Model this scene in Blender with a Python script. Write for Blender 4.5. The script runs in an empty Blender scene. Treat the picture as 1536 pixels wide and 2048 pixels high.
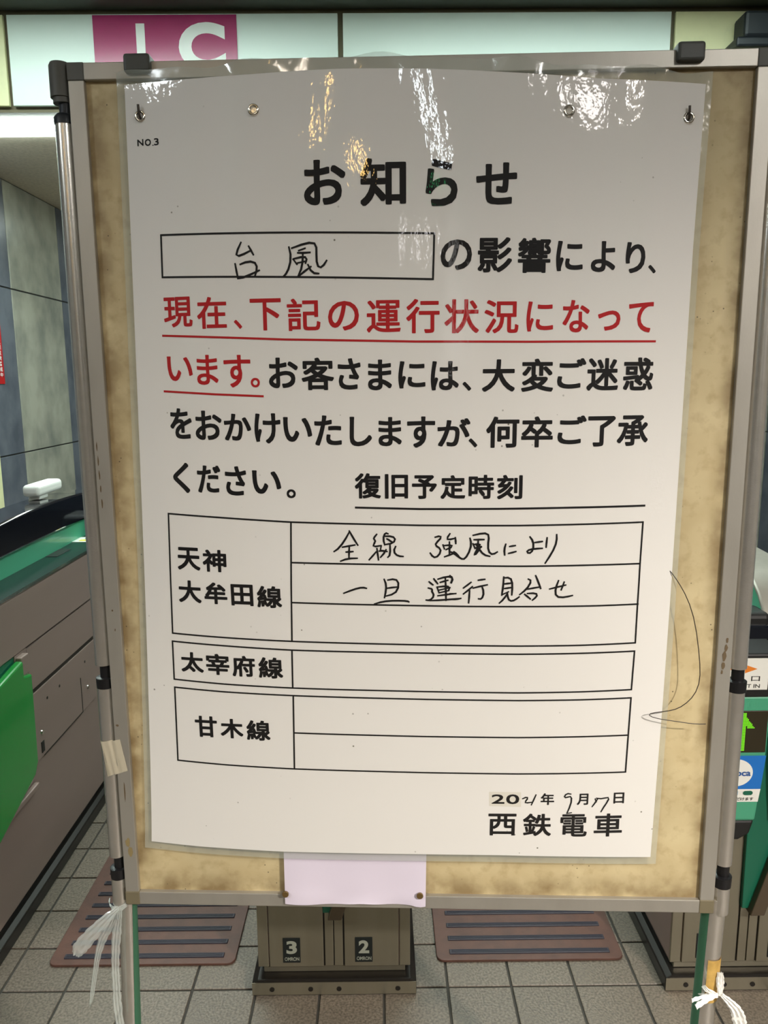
import bpy, bmesh, math, random
from mathutils import Vector, Matrix
random.seed(7)
PI = math.pi
scn = bpy.context.scene
COL = scn.collection

# ---------------------------------------------------------------- camera
cam = bpy.data.objects.new('camera', bpy.data.cameras.new('camera'))
COL.objects.link(cam)
scn.camera = cam
cam.data.sensor_fit = 'VERTICAL'
cam.data.sensor_height = 36.0
cam.data.lens = 36.0 * 1539.0 / 2048.0
pitch, yaw, roll = math.radians(9.8), math.radians(0.3), math.radians(-0.42)
fw = Vector((math.sin(yaw)*math.cos(pitch), math.cos(yaw)*math.cos(pitch), -math.sin(pitch)))
r0 = Vector((math.cos(yaw), -math.sin(yaw), 0))
u0 = r0.cross(fw)
r1 = r0*math.cos(roll) + u0*math.sin(roll)
u1 = r1.cross(fw)
M = Matrix((r1, u1, -fw)).transposed().to_4x4()
M.translation = Vector((0, 0, 1.5))
cam.matrix_world = M
cam.data.clip_start = 0.05

# ---------------------------------------------------------------- world, exposure
w_ = bpy.data.worlds.new('world'); scn.world = w_; w_.use_nodes = True
bg = w_.node_tree.nodes['Background']
bg.inputs[0].default_value = (0.80, 0.92, 0.88, 1)
bg.inputs[1].default_value = 0.02
scn.view_settings.view_transform = 'Standard'
scn.view_settings.look = 'None'
scn.view_settings.gamma = 1.0
scn.view_settings.exposure = -0.12
scn.view_settings.use_curve_mapping = False

# brightness of the lamps of the hall
KEY = 690.0          # warm downlight right of the photographer
KEY2 = 80.0         # warm downlight behind
COOL = 52.0          # radiance of the cool tubes in front of the fascia
FILL = 40.0          # radiance of the unseen fill panels added over the hall
TUBE = 22.0          # radiance of the white tube running away behind the photographer
STRIP = 40.0         # radiance of the tube light behind the fascia

# ---------------------------------------------------------------- helpers
def link(o, parent=None):
    COL.objects.link(o)
    if parent is not None: o.parent = parent
    return o

def tag(o, label=None, cat=None, group=None, kind=None):
    if label: o['label'] = label
    if cat: o['category'] = cat
    if group: o['group'] = group
    if kind: o['kind'] = kind
    return o

def empty(name, loc=(0, 0, 0), rz=0.0):
    o = bpy.data.objects.new(name, None)
    o.empty_display_size = 0.05
    o.location = loc; o.rotation_euler = (0, 0, rz)
    return link(o)

class MB:
    def __init__(s): s.v = []; s.f = []; s.m = []; s.mi = 0
    def add(s, vs, fs):
        n = len(s.v); s.v += [tuple(p) for p in vs]
        s.f += [tuple(i+n for i in f) for f in fs]; s.m += [s.mi]*len(fs)
        return s
    def box(s, x0, x1, y0, y1, z0, z1):
        return s.add([(x0,y0,z0),(x1,y0,z0),(x1,y1,z0),(x0,y1,z0),(x0,y0,z1),(x1,y0,z1),(x1,y1,z1),(x0,y1,z1)],
                     [(0,3,2,1),(4,5,6,7),(0,1,5,4),(1,2,6,5),(2,3,7,6),(3,0,4,7)])
    def prism(s, prof, a0, a1, axis='y'):
        """closed profile of 2D points extruded from a0 to a1 along the axis (profile: the two other axes in order)"""
        n = len(prof)
        def P(p, a):
            return {'x': (a, p[0], p[1]), 'y': (p[0], a, p[1]), 'z': (p[0], p[1], a)}[axis]
        vs = [P(p, a0) for p in prof] + [P(p, a1) for p in prof]
        fs = [tuple(range(n))[::-1], tuple(range(n, 2*n))] + [(i, (i+1) % n, n+(i+1) % n, n+i) for i in range(n)]
        return s.add(vs, fs)
    def tube(s, pts, r, n=12, caps=True, squash=None):
        pts = [Vector(p) for p in pts]; rs = r if isinstance(r, (list, tuple)) else [r]*len(pts)
        vs = []; prev = None
        for i, p in enumerate(pts):
            d = (pts[min(i+1, len(pts)-1)] - pts[max(i-1, 0)]).normalized()
            if prev is None:
                a = Vector((0, 0, 1)) if abs(d.z) < .9 else Vector((1, 0, 0))
                x = d.cross(a).normalized()
            else: x = (prev - d*prev.dot(d)).normalized()
            prev = x; y = d.cross(x)
            for k in range(n):
                t = 2*PI*k/n
                vs.append(p + (x*math.cos(t) + y*math.sin(t)*(squash or 1))*rs[i])
        fs = [(i*n+k, i*n+(k+1) % n, (i+1)*n+(k+1) % n, (i+1)*n+k) for i in range(len(pts)-1) for k in range(n)]
        if caps: fs += [tuple(range(n))[::-1], tuple((len(pts)-1)*n+k for k in range(n))]
        return s.add(vs, fs)
    def lathe(s, c, prof, n=24, axis='z'):
        """prof: list of (radius, height) from bottom to top"""
        vs = []
        for r_, h in prof:
            for k in range(n):
                t = 2*PI*k/n; a, b = r_*math.cos(t), r_*math.sin(t)
                q = {'z': (a, b, h), 'y': (a, h, b), 'x': (h, a, b)}[axis]
                vs.append((c[0]+q[0], c[1]+q[1], c[2]+q[2]))
        fs = [(i*n+k, i*n+(k+1) % n, (i+1)*n+(k+1) % n, (i+1)*n+k) for i in range(len(prof)-1) for k in range(n)]
        fs += [tuple(range(n))[::-1], tuple((len(prof)-1)*n+k for k in range(n))]
        return s.add(vs, fs)
    def build(s, name, mats, parent=None, smooth=None, bevel=None, off=(0, 0, 0), seg=2):
        me = bpy.data.meshes.new(name)
        me.from_pydata([(p[0]-off[0], p[1]-off[1], p[2]-off[2]) for p in s.v], [], s.f)
        if not isinstance(mats, (list, tuple)): mats = [mats]
        for m in mats: me.materials.append(m)
        if len(mats) > 1: me.polygons.foreach_set('material_index', s.m)
        b = bmesh.new(); b.from_mesh(me)
        bmesh.ops.recalc_face_normals(b, faces=b.faces); b.to_mesh(me); b.free()
        if smooth is not None:
            me.polygons.foreach_set('use_smooth', [True]*len(me.polygons))
            me.set_sharp_from_angle(angle=math.radians(smooth))
        o = bpy.data.objects.new(name, me)
        if bevel:
            md = o.modifiers.new('bevel', 'BEVEL'); md.width = bevel; md.segments = seg
            md.limit_method = 'ANGLE'; md.angle_limit = math.radians(40)
        return link(o, parent)

def srgb(r, g, b):
    f = lambda c: ((c/255+.055)/1.055)**2.4 if c > 10 else c/255/12.92
    return (f(r), f(g), f(b), 1)

def mat(name, col, rough=.5, metal=0.0, coat=0.0, coat_rough=.05, spec=.5,
        vary=0.0, vscale=8.0, vcol=None, bump=0.0, bscale=200.0, stretch=(1, 1, 1), per_object=0.0, emit=None, estr=0.0, vdetail=4.0, vlo=.4, vhi=.65):
    m = bpy.data.materials.new(name); m.use_nodes = True
    nt = m.node_tree; b = nt.nodes['Principled BSDF']
    b.inputs['Base Color'].default_value = col
    b.inputs['Roughness'].default_value = rough
    b.inputs['Metallic'].default_value = metal
    b.inputs['Specular IOR Level'].default_value = spec
    b.inputs['Coat Weight'].default_value = coat
    b.inputs['Coat Roughness'].default_value = coat_rough
    if emit:
        b.inputs['Emission Color'].default_value = emit
        b.inputs['Emission Strength'].default_value = estr
    tc = nt.nodes.new('ShaderNodeTexCoord'); mp = nt.nodes.new('ShaderNodeMapping')
    nt.links.new(tc.outputs['Object'], mp.inputs[0]); mp.inputs['Scale'].default_value = stretch
    src = None
    if vary > 0:
        nz = nt.nodes.new('ShaderNodeTexNoise'); nz.inputs['Scale'].default_value = vscale; nz.inputs['Detail'].default_value = vdetail
        nt.links.new(mp.outputs[0], nz.inputs['Vector'])
        mr = nt.nodes.new('ShaderNodeMapRange'); mr.inputs[1].default_value = vlo; mr.inputs[2].default_value = vhi
        mr.inputs[3].default_value = 0; mr.inputs[4].default_value = vary
        nt.links.new(nz.outputs[0], mr.inputs[0])
        mx = nt.nodes.new('ShaderNodeMix'); mx.data_type = 'RGBA'
        nt.links.new(mr.outputs[0], mx.inputs[0]); mx.inputs[6].default_value = col
        mx.inputs[7].default_value = vcol or tuple(c*.5 for c in col[:3])+(1,)
        src = mx.outputs[2]
    if per_object > 0:
        oi = nt.nodes.new('ShaderNodeObjectInfo'); hs = nt.nodes.new('ShaderNodeHueSaturation')
        mr = nt.nodes.new('ShaderNodeMapRange'); mr.inputs[3].default_value = 1-per_object; mr.inputs[4].default_value = 1+per_object
        nt.links.new(oi.outputs['Random'], mr.inputs[0]); nt.links.new(mr.outputs[0], hs.inputs['Value'])
        if src: nt.links.new(src, hs.inputs['Color'])
        else: hs.inputs['Color'].default_value = col
        src = hs.outputs[0]
    if src: nt.links.new(src, b.inputs['Base Color'])
    if bump > 0:
        nz = nt.nodes.new('ShaderNodeTexNoise'); nz.inputs['Scale'].default_value = bscale; nz.inputs['Detail'].default_value = 3
        nt.links.new(mp.outputs[0], nz.inputs['Vector'])
        bp = nt.nodes.new('ShaderNodeBump'); bp.inputs['Strength'].default_value = bump; bp.inputs['Distance'].default_value = .002
        nt.links.new(nz.outputs[0], bp.inputs['Height']); nt.links.new(bp.outputs[0], b.inputs['Normal'])
    return m

def glow(name, col, strength, base=.8):
    m = bpy.data.materials.new(name); m.use_nodes = True
    b = m.node_tree.nodes['Principled BSDF']
    b.inputs['Base Color'].default_value = (base, base, base, 1)
    b.inputs['Emission Color'].default_value = col; b.inputs['Emission Strength'].default_value = strength
    return m

DG = None
def glyph(ch, bold=.0, res=4, shear=0.0):
    """flat mesh of one character scaled to the unit square: (verts, faces)"""
    c = bpy.data.curves.new('glyph', 'FONT'); c.body = ch; c.offset = bold; c.resolution_u = res
    o = bpy.data.objects.new('glyph', c); COL.objects.link(o)
    me = bpy.data.meshes.new_from_object(o.evaluated_get(bpy.context.evaluated_depsgraph_get()))
    vs = [(v.co.x + shear*v.co.y, v.co.y) for v in me.vertices]; fs = [tuple(p.vertices) for p in me.polygons]
    bpy.data.objects.remove(o); bpy.data.curves.remove(c); bpy.data.meshes.remove(me)
    x0 = min(v[0] for v in vs); x1 = max(v[0] for v in vs); y0 = min(v[1] for v in vs); y1 = max(v[1] for v in vs)
    return [((v[0]-x0)/(x1-x0), (v[1]-y0)/(y1-y0)) for v in vs], fs

def words(mb, text, place, x0, z0, h, adv=None, width=None, bold=.01):
    """a line of text from a font object; place(x, z) gives the 3D point"""
    c = bpy.data.curves.new('glyph', 'FONT'); c.body = text; c.offset = bold; c.resolution_u = 6
    o = bpy.data.objects.new('glyph', c); COL.objects.link(o)
    me = bpy.data.meshes.new_from_object(o.evaluated_get(bpy.context.evaluated_depsgraph_get()))
    xs = [v.co.x for v in me.vertices]; ys = [v.co.y for v in me.vertices]
    sx0, sx1, sy0, sy1 = min(xs), max(xs), min(ys), max(ys)
    kz = h/(sy1-sy0); kx = kz if width is None else width/(sx1-sx0)
    mb.add([place(x0+(v.co.x-sx0)*kx, z0+(v.co.y-sy0)*kz) for v in me.vertices], [tuple(p.vertices) for p in me.polygons])
    bpy.data.objects.remove(o); bpy.data.curves.remove(c); bpy.data.meshes.remove(me)

# ---------------------------------------------------------------- measured layout of the poster (board u, v in 0.1 mm)
GLYPHS = {
  'title': [["お",3137,10298,3672,10840],["知",3852,10271,4432,10841],["ら",4676,10258,5077,10816],["せ",5306,10271,5820,10770]],
  'body': [["の",4868,9483,5267,9857],["影",5340,9451,5779,9880],["響",5852,9443,6274,9874],["に",6344,9465,6693,9838],["よ",6800,9458,7124,9840],["り",7260,9448,7527,9834],["、",7573,9451,7679,9557],["お",2603,8011,2999,8410],["客",3044,7982,3479,8405],["さ",3528,7987,3830,8393],["ま",3926,7976,4241,8372],["に",4324,7996,4680,8349],["は",4749,7968,5116,8346],["、",5164,7960,5279,8078],["大",5419,7945,5852,8363],["変",5932,7941,6357,8369],["ご",6407,7978,6790,8373],["迷",6800,7947,7233,8371],["惑",7298,7947,7717,8377],["を",1163,7326,1487,7746],["お",1536,7315,1921,7715],["か",1951,7311,2333,7675],["け",2379,7272,2740,7680],["い",2776,7298,3168,7630],["た",3199,7246,3566,7651],["し",3672,7238,3971,7631],["ま",4056,7237,4367,7625],["す",4437,7214,4810,7630],["が",4840,7229,5276,7604],["、",5254,7215,5371,7336],["何",5485,7208,5924,7622],["卒",5952,7209,6374,7620],["ご",6437,7246,6825,7627],["了",6845,7209,7225,7615],["承",7249,7209,7688,7620],["く",1163,6570,1413,6998],["だ",1525,6582,1868,6966],["さ",1933,6554,2236,6961],["い",2319,6584,2722,6908],["。",2794,6528,2921,6651]],
  'red': [["現",1156,8828,1571,9224],["在",1639,8798,2053,9209],["、",2151,8788,2263,8906],["下",2377,8762,2795,9169],["記",2873,8749,3314,9159],["の",3414,8746,3818,9119],["運",3917,8715,4359,9123],["行",4429,8702,4860,9133],["状",4923,8698,5369,9124],["況",5437,8693,5880,9110],["に",5982,8712,6331,9091],["な",6453,8700,6808,9109],["っ",6921,8722,7225,8978],["て",7335,8701,7676,9091],["い",1164,8114,1537,8445],["ま",1598,8061,1903,8458],["す",1983,8023,2356,8452],["。",2352,8023,2478,8149]],
  'time': [["復",3729,6527,4084,6874],["旧",4136,6525,4449,6862],["予",4502,6520,4837,6846],["定",4885,6519,5220,6844],["時",5262,6518,5605,6847],["刻",5645,6511,5988,6843]],
  'table': [["天",1158,5460,1506,5792],["神",1543,5452,1896,5774],["大",1147,4975,1495,5308],["牟",1542,4976,1884,5298],["田",1940,4968,2263,5287],["線",2318,4948,2676,5275],["太",1116,3907,1463,4219],["宰",1502,3887,1853,4216],["府",1895,3877,2235,4204],["線",2286,3864,2644,4194],["甘",1274,2886,1614,3224],["木",1664,2887,2009,3201],["線",2059,2867,2415,3192]],
  'date': [["2",5678,1886,5871,2041],["0",5895,1882,6088,2042],["年",6406,1868,6606,2060],["月",6944,1864,7113,2049],["日",7489,1878,7648,2055]],
  'name': [["西",5638,1358,6056,1723],["鉄",6155,1351,6578,1726],["電",6712,1340,7113,1713],["車",7218,1335,7641,1716]],
  'number': [["N",906,11155,995,11237],["O",1015,11147,1103,11231],[".",1120,11142,1139,11155],["3",1147,11143,1215,11231]]}
RULES = {
  'table': [[12.5,[[1176,10024],[4787,9933]]],[12.5,[[4787,9933],[4773,9375]]],[12.5,[[4773,9375],[1165,9485]]],[12.5,[[1165,9485],[1176,10024]]],[13.9,[[3738,6403],[4610,6382],[5691,6381],[6712,6385],[7692,6384]]],[11.8,[[1058,6267],[1832,6239],[2841,6195],[4610,6156],[5968,6147],[6929,6151],[7682,6154]]],[11.8,[[7682,6154],[7671,5567],[7669,4979],[7672,4401]]],[11.8,[[1013,4493],[1813,4474],[2793,4451],[4613,4417],[6001,4398],[6872,4395],[7672,4401]]],[11.8,[[1058,6267],[1013,4493]]],[11.8,[[2841,6195],[2793,4451]]],[11.8,[[2837,5621],[4611,5597],[5983,5575],[6954,5573],[7671,5567]]],[11.8,[[2817,5038],[3635,5023],[5168,4998],[6140,4990],[6983,4981],[7676,4979]]],[11.8,[[1002,4369],[1805,4347],[2787,4316],[4613,4290],[6005,4273],[6879,4273],[7669,4276]]],[11.8,[[7669,4276],[7659,3686]]],[11.8,[[992,3778],[1770,3748],[2775,3723],[4686,3690],[6026,3673],[6910,3677],[7659,3686]]],[11.8,[[1002,4369],[992,3778]]],[11.8,[[2787,4316],[2775,3723]]],[11.8,[[992,3652],[1763,3625],[2777,3602],[4687,3567],[6030,3552],[6916,3552],[7662,3558]]],[11.8,[[7662,3558],[7645,2386]]],[11.8,[[973,2482],[1778,2449],[2753,2422],[4690,2390],[6066,2379],[6896,2383],[7645,2386]]],[11.8,[[992,3652],[973,2482]]],[11.8,[[2777,3602],[2753,2422]]],[11.8,[[2767,3009],[4689,2977],[6048,2967],[6870,2971],[7643,2975]]]],
  'red': [[13.9,[[1125,8722],[2837,8642],[4543,8598],[6035,8584],[7719,8587]]],[13.9,[[1103,7976],[1843,7934],[2513,7906]]]]}
STROKES = [[11.8,[[2288,9878],[2239,9787],[2172,9690],[2235,9692],[2414,9774]]],[11.8,[[2391,9828],[2421,9781],[2449,9722]]],[11.8,[[2199,9614],[2214,9497],[2230,9438]]],[11.8,[[2269,9607],[2321,9638],[2422,9653],[2491,9635],[2506,9581],[2491,9512],[2459,9448]]],[11.8,[[2229,9431],[2274,9414],[2390,9473],[2521,9523]]],[11.8,[[2924,9799],[2966,9729],[2950,9615],[2910,9501],[2867,9444],[2840,9438]]],[11.8,[[2963,9787],[3090,9836],[3211,9860],[3288,9862],[3294,9812],[3275,9699],[3272,9596],[3288,9527],[3331,9519],[3378,9555],[3410,9623]]],[11.8,[[3052,9755],[3132,9780]]],[11.8,[[2976,9649],[3023,9586]]],[11.8,[[2988,9656],[3086,9681],[3164,9690],[3170,9656],[3137,9599]]],[11.8,[[3035,9602],[3145,9622]]],[11.8,[[3039,9727],[3087,9715],[3196,9728]]],[11.8,[[3104,9726],[3108,9611],[3093,9508],[3036,9440]]],[11.8,[[3035,9433],[3105,9496],[3204,9552]]],[11.8,[[3168,9576],[3190,9483],[3237,9448],[3303,9465]]],[11.5,[[3642,6057],[3616,5999],[3538,5870],[3468,5789],[3430,5786]]],[11.5,[[3645,6076],[3679,6012],[3715,5942],[3758,5878]]],[11.5,[[3548,5849],[3639,5867],[3717,5880]]],[11.5,[[3641,5858],[3635,5787],[3634,5709]]],[11.5,[[3597,5780],[3644,5782],[3690,5787]]],[11.5,[[3519,5650],[3573,5681],[3649,5700],[3747,5692]]],[11.5,[[4019,6030],[3991,5994],[3951,5958],[3985,5953],[4026,5953],[4005,5911],[3912,5837],[3990,5853],[4075,5872]]],[11.5,[[4080,5868],[4070,5821]]],[11.5,[[4021,5830],[4029,5750],[4041,5672]]],[11.5,[[4008,5782],[3963,5724],[3913,5672]]],[11.5,[[4054,5795],[4075,5808],[4102,5799],[4158,5789]]],[11.5,[[4173,6039],[4157,6066],[4123,6051],[4104,6000],[4103,5930],[4128,5885]]],[11.5,[[4131,6004],[4204,6013],[4268,6004],[4288,5966],[4272,5924],[4228,5885],[4147,5889]]],[11.5,[[4160,5966],[4222,5963],[4166,5927],[4228,5924]]],[11.5,[[4200,5891],[4207,5789],[4208,5679],[4170,5708]]],[11.5,[[4146,5814],[4142,5763],[4070,5708]]],[11.5,[[4277,5859],[4234,5821],[4249,5763],[4289,5724],[4339,5716],[4379,5719]]],[11.5,[[4819,5991],[4862,6017],[4924,6012],[4915,5975],[4844,5930],[4789,5885],[4816,5856],[4894,5850],[4916,5821],[4889,5750],[4846,5699],[4808,5688],[4771,5718],[4752,5766]]],[11.5,[[5017,6038],[4980,5987],[4947,5936],[5012,5955],[5086,5974]]],[11.5,[[5092,5983],[5101,5930],[5099,5901]]],[11.5,[[4925,5881],[4944,5827]]],[11.5,[[4932,5872],[5025,5894],[5087,5878],[5069,5846],[4969,5817]]],[11.5,[[5012,5923],[5019,5827],[5014,5737]]],[11.5,[[4949,5715],[5014,5737],[5076,5763]]],[11.5,[[5075,5786],[5100,5776],[5126,5737],[5159,5698]]],[11.5,[[3553,5187],[3640,5224],[3730,5261],[3794,5278],[3844,5279],[3869,5262]]],[11.5,[[4117,5392],[4149,5340],[4154,5280],[4135,5200],[4119,5126]]],[11.5,[[4168,5383],[4237,5409],[4307,5402],[4328,5360],[4319,5268],[4299,5180],[4223,5167],[4141,5149]]],[11.5,[[4154,5264],[4218,5277],[4287,5281]]],[11.5,[[3980,5031],[4044,5061],[4146,5079],[4311,5083],[4425,5080],[4476,5073],[4457,5063]]],[11.5,[[4737,5358],[4760,5334],[4789,5315]]],[11.5,[[4728,5268],[4819,5266],[4781,5239],[4751,5215],[4792,5204],[4820,5177],[4805,5128],[4761,5083],[4723,5078],[4698,5091]]],[11.5,[[4752,5083],[4843,5086],[4969,5094],[5166,5115]]],[11.5,[[4803,5400],[4829,5363],[4854,5332]]],[11.5,[[4860,5397],[4929,5426],[5016,5446],[5079,5437],[5073,5393],[5045,5345]]],[11.5,[[4891,5350],[4942,5367],[4994,5380]]],[11.5,[[4848,5282],[4942,5298],[5040,5311],[5030,5269],[5008,5235]]],[11.5,[[4848,5282],[4874,5202]]],[11.5,[[4880,5239],[5024,5275]]],[11.5,[[4880,5199],[5008,5231]]],[11.5,[[4960,5426],[4970,5269],[4972,5088]]],[11.5,[[4861,5155],[4981,5178],[5107,5188]]],[11.5,[[5021,5786],[5058,5786],[5096,5750],[5147,5692],[5194,5685],[5207,5659],[5240,5692],[5289,5775],[5319,5865],[5315,5935],[5292,5974]]],[11.5,[[5335,6016],[5427,6046],[5514,6052],[5566,6049],[5553,5979],[5532,5902],[5531,5826],[5551,5755],[5588,5733],[5632,5748],[5666,5780]]],[11.5,[[5348,5954],[5410,5957],[5481,5956]]],[11.5,[[5333,5897],[5354,5852]]],[11.5,[[5346,5888],[5405,5903],[5457,5900],[5455,5858],[5363,5833]]],[11.5,[[5404,5948],[5416,5865],[5394,5788],[5348,5756],[5339,5724],[5364,5717],[5407,5794],[5443,5858]]],[11.5,[[5381,5878],[5431,5813],[5457,5755],[5495,5717],[5564,5720]]],[11.5,[[5394,5813],[5449,5852]]],[11.5,[[5780,5888],[5760,5843],[5755,5786],[5769,5738]]],[11.5,[[5835,5856],[5872,5864],[5910,5868]]],[11.5,[[5824,5760],[5868,5766],[5920,5784]]],[11.5,[[6109,5987],[6143,5955],[6166,5910],[6168,5833],[6149,5769],[6118,5744],[6074,5757],[6052,5783],[6079,5811],[6141,5820],[6216,5822],[6281,5825]]],[11.5,[[6182,5909],[6232,5915],[6278,5921]]],[11.5,[[6343,5971],[6336,5907],[6334,5841]]],[11.5,[[6473,6013],[6485,5956],[6480,5892],[6443,5796],[6383,5701],[6329,5616]]],[11.5,[[5024,5446],[5074,5437],[5065,5393],[5038,5345]]],[11.5,[[5027,5186],[5102,5186]]],[11.5,[[5028,5101],[5104,5100],[5148,5105],[5177,5116]]],[11.5,[[5314,5350],[5283,5324],[5212,5269]]],[11.5,[[5333,5288],[5278,5229],[5213,5182]]],[11.5,[[5297,5228],[5295,5135],[5287,5051]]],[11.5,[[5416,5381],[5457,5389],[5503,5393]]],[11.5,[[5346,5268],[5440,5298],[5537,5314]]],[11.5,[[5465,5295],[5498,5241],[5503,5174],[5476,5107],[5451,5086],[5425,5110]]],[11.5,[[5763,5424],[5763,5333],[5755,5240],[5743,5163]]],[11.5,[[5764,5411],[5826,5426],[5882,5429],[5888,5345],[5887,5252],[5881,5166]]],[11.5,[[5772,5326],[5818,5332],[5866,5336]]],[11.5,[[5780,5260],[5824,5266],[5870,5273]]],[11.5,[[5751,5171],[5832,5210]]],[11.5,[[5818,5184],[5790,5126],[5754,5073],[5713,5046]]],[11.5,[[5820,5186],[5822,5126],[5836,5079],[5868,5061],[5912,5076],[5949,5102],[5983,5134]]],[11.5,[[6103,5391],[6160,5394],[6148,5355],[6113,5277],[6053,5204],[5991,5169]]],[11.5,[[6203,5439],[6229,5386],[6254,5314],[6278,5254]]],[11.5,[[6080,5244],[6170,5263],[6271,5277]]],[11.5,[[6060,5171],[6099,5143],[6139,5103]]],[11.5,[[6098,5183],[6179,5196],[6259,5191],[6245,5148],[6208,5115],[6171,5086]]],[11.5,[[6405,5245],[6512,5273],[6623,5297]]],[11.5,[[6521,5362],[6492,5297],[6476,5217],[6480,5144],[6501,5103],[6596,5115],[6684,5129],[6725,5142]]],[11.5,[[6601,5340],[6587,5288],[6565,5229]]],[9.7,[[6140,1973],[6183,2008],[6233,2010],[6225,1968],[6178,1927],[6138,1890],[6210,1901],[6275,1914]]],[9.7,[[6334,2034],[6305,1954],[6271,1871]]],[9.7,[[6849,2045],[6806,2077],[6766,2051],[6735,1992],[6755,1963],[6817,1986],[6849,2045],[6875,1996],[6873,1916],[6841,1818],[6803,1729]]],[9.7,[[6813,1729],[6868,1739]]],[9.7,[[7215,1959],[7232,1911]]],[9.7,[[7254,1964],[7225,1900],[7175,1834]]],[9.7,[[7234,1972],[7297,1925],[7367,1982],[7431,2007],[7441,1967],[7396,1889],[7320,1802],[7312,1749]]]]
WIRE = [[8148,5409,160],[8210,5325,173],[8263,5249,185],[8334,5133,198],[8407,4985,210],[8475,4796,222],[8521,4591,235],[8562,4287,248],[8591,4062,260],[8607,3931,260],[8599,3799,260],[8561,3666,260],[8504,3582,260],[8431,3515,260],[8357,3445,260],[8281,3405,260],[8188,3393,260],[8080,3379,260],[7971,3366,260],[7902,3351,260],[7884,3330,260],[7920,3302,260],[8023,3264,260],[8196,3249,260],[8354,3230,260],[8464,3205,260],[8543,3196,260],[8637,3191,260],[8722,3197,260]]
EYELETS = [(972, 11515), (2517, 11464), (6451, 11376), (8021, 11363)]
TIE_L = [('wrap', [(-0.0381, -0.0102, -0.022), (-0.0336, -0.012, -0.012), (-0.0237, -0.0102, 0.001), (-0.0103, -0.009, 0.003), (-0.0003, -0.0045, -0.002), (0.0009, -0.0136, -0.022)], [0.0012, 0.003, 0.004, 0.0045, 0.003, 0.001]), ('loop_end', [(-0.0133, -0.0079, 0.003), (-0.0306, -0.0215, 0.012), (-0.0527, -0.0436, 0.018), (-0.0723, -0.0666, 0.02), (-0.0796, -0.0807, 0.02)], [0.0035, 0.008, 0.011, 0.012, 0.006]), ('loop_end', [(-0.0171, -0.0116, 0.002), (-0.0298, -0.0404, 0.004), (-0.0421, -0.0623, 0.006), (-0.0506, -0.0889, 0.008), (-0.056, -0.1168, 0.01), (-0.0634, -0.1567, 0.012), (-0.0676, -0.1784, 0.012)], [0.003, 0.006, 0.0065, 0.005, 0.004, 0.0035, 0.0005]), ('hanging_end', [(-0.0108, -0.0065, 0.004), (-0.0134, -0.0258, 0.006), (-0.0181, -0.049, 0.006), (-0.0217, -0.0774, 0.007), (-0.0246, -0.1128, 0.007), (-0.0254, -0.1484, 0.007), (-0.0263, -0.1793, 0.006), (-0.0243, -0.2216, 0.006)], [0.0035, 0.0045, 0.0075, 0.007, 0.0065, 0.0065, 0.0075, 0.007])]
TIE_R = [('wrap', [(0.9137, -0.1402, -0.03), (0.9079, -0.133, -0.01), (0.9106, -0.1342, 0.004), (0.925, -0.1375, 0.01)], [0.001, 0.0035, 0.004, 0.003]), ('wrap', [(0.9127, -0.1561, -0.028), (0.9062, -0.1522, -0.012), (0.9074, -0.146, 0.002), (0.9259, -0.1402, 0.008)], [0.001, 0.0035, 0.0035, 0.003]), ('loose_end', [(0.9258, -0.138, 0.01), (0.9116, -0.1338, 0.016), (0.8937, -0.1324, 0.022), (0.88, -0.1339, 0.026)], [0.003, 0.002, 0.003, 0.0032]), ('loose_end', [(0.9254, -0.1375, 0.011), (0.911, -0.1369, 0.018), (0.8973, -0.1389, 0.024), (0.8861, -0.1436, 0.028)], [0.003, 0.004, 0.005, 0.0045]), ('flare', [(0.9306, -0.104, 0.002), (0.9309, -0.1171, 0.0035), (0.9306, -0.1275, 0.006), (0.9293, -0.1383, 0.011)], [0.004, 0.0065, 0.0055, 0.0035]), ('hanging_end', [(0.9308, -0.1365, 0.011), (0.9401, -0.1435, 0.016), (0.951, -0.1558, 0.018), (0.9566, -0.1691, 0.018), (0.9608, -0.1844, 0.018)], [0.003, 0.006, 0.0085, 0.0105, 0.0105])]

# ---------------------------------------------------------------- materials
M_grout = mat('grout', srgb(62,60,55), .9)
M_tile = mat('floor_tile', srgb(122,112,100), .42, vary=.75, vscale=170, vcol=srgb(76,69,60), bump=.6, bscale=160, per_object=.10, vlo=.38, vhi=.62)
M_hall = mat('hall_floor', srgb(120,115,104), .5, vary=.4, vscale=3, bump=.1)
M_ceil = mat('ceiling_board', srgb(232,220,200), .9, vary=.25, vscale=60, vcol=srgb(165,152,135), bump=.3, bscale=120)
M_hceil = mat('hall_ceiling', srgb(205,203,194), .9)
M_fascia = mat('fascia_brown', srgb(98,90,68), .5, metal=.3)
M_beam = mat('beam_dark', srgb(72,76,68), .6, vary=.2, vscale=5)
M_panel = mat('sign_white', srgb(222,236,228), .35, vary=.10, vscale=2, vcol=srgb(205,226,222))
M_cream = mat('panel_cream', srgb(226,224,176), .45, vary=.5, vscale=20, vcol=srgb(205,205,160), vlo=.5, vhi=.8)
M_magenta = mat('sign_magenta', srgb(158,42,96), .25, coat=.4)
M_letter = mat('sign_letter_white', srgb(232,236,230), .4)
M_stone_pale = mat('stone_pale', srgb(166,164,150), .25, vary=.85, vscale=5, vcol=srgb(118,119,112), stretch=(1,1.2,1), spec=.6, vlo=.35, vhi=.7)
M_stone_grey = mat('stone_grey', srgb(104,108,116), .25, vary=.8, vscale=6, vcol=srgb(74,78,88), stretch=(1,1.2,1), spec=.6, vlo=.35, vhi=.7)
M_joint = mat('stone_joint', srgb(46,46,44), .8)
M_back = mat('back_wall', srgb(176,172,160), .7)
M_red = mat('sign_red', srgb(170,28,30), .4)
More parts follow.
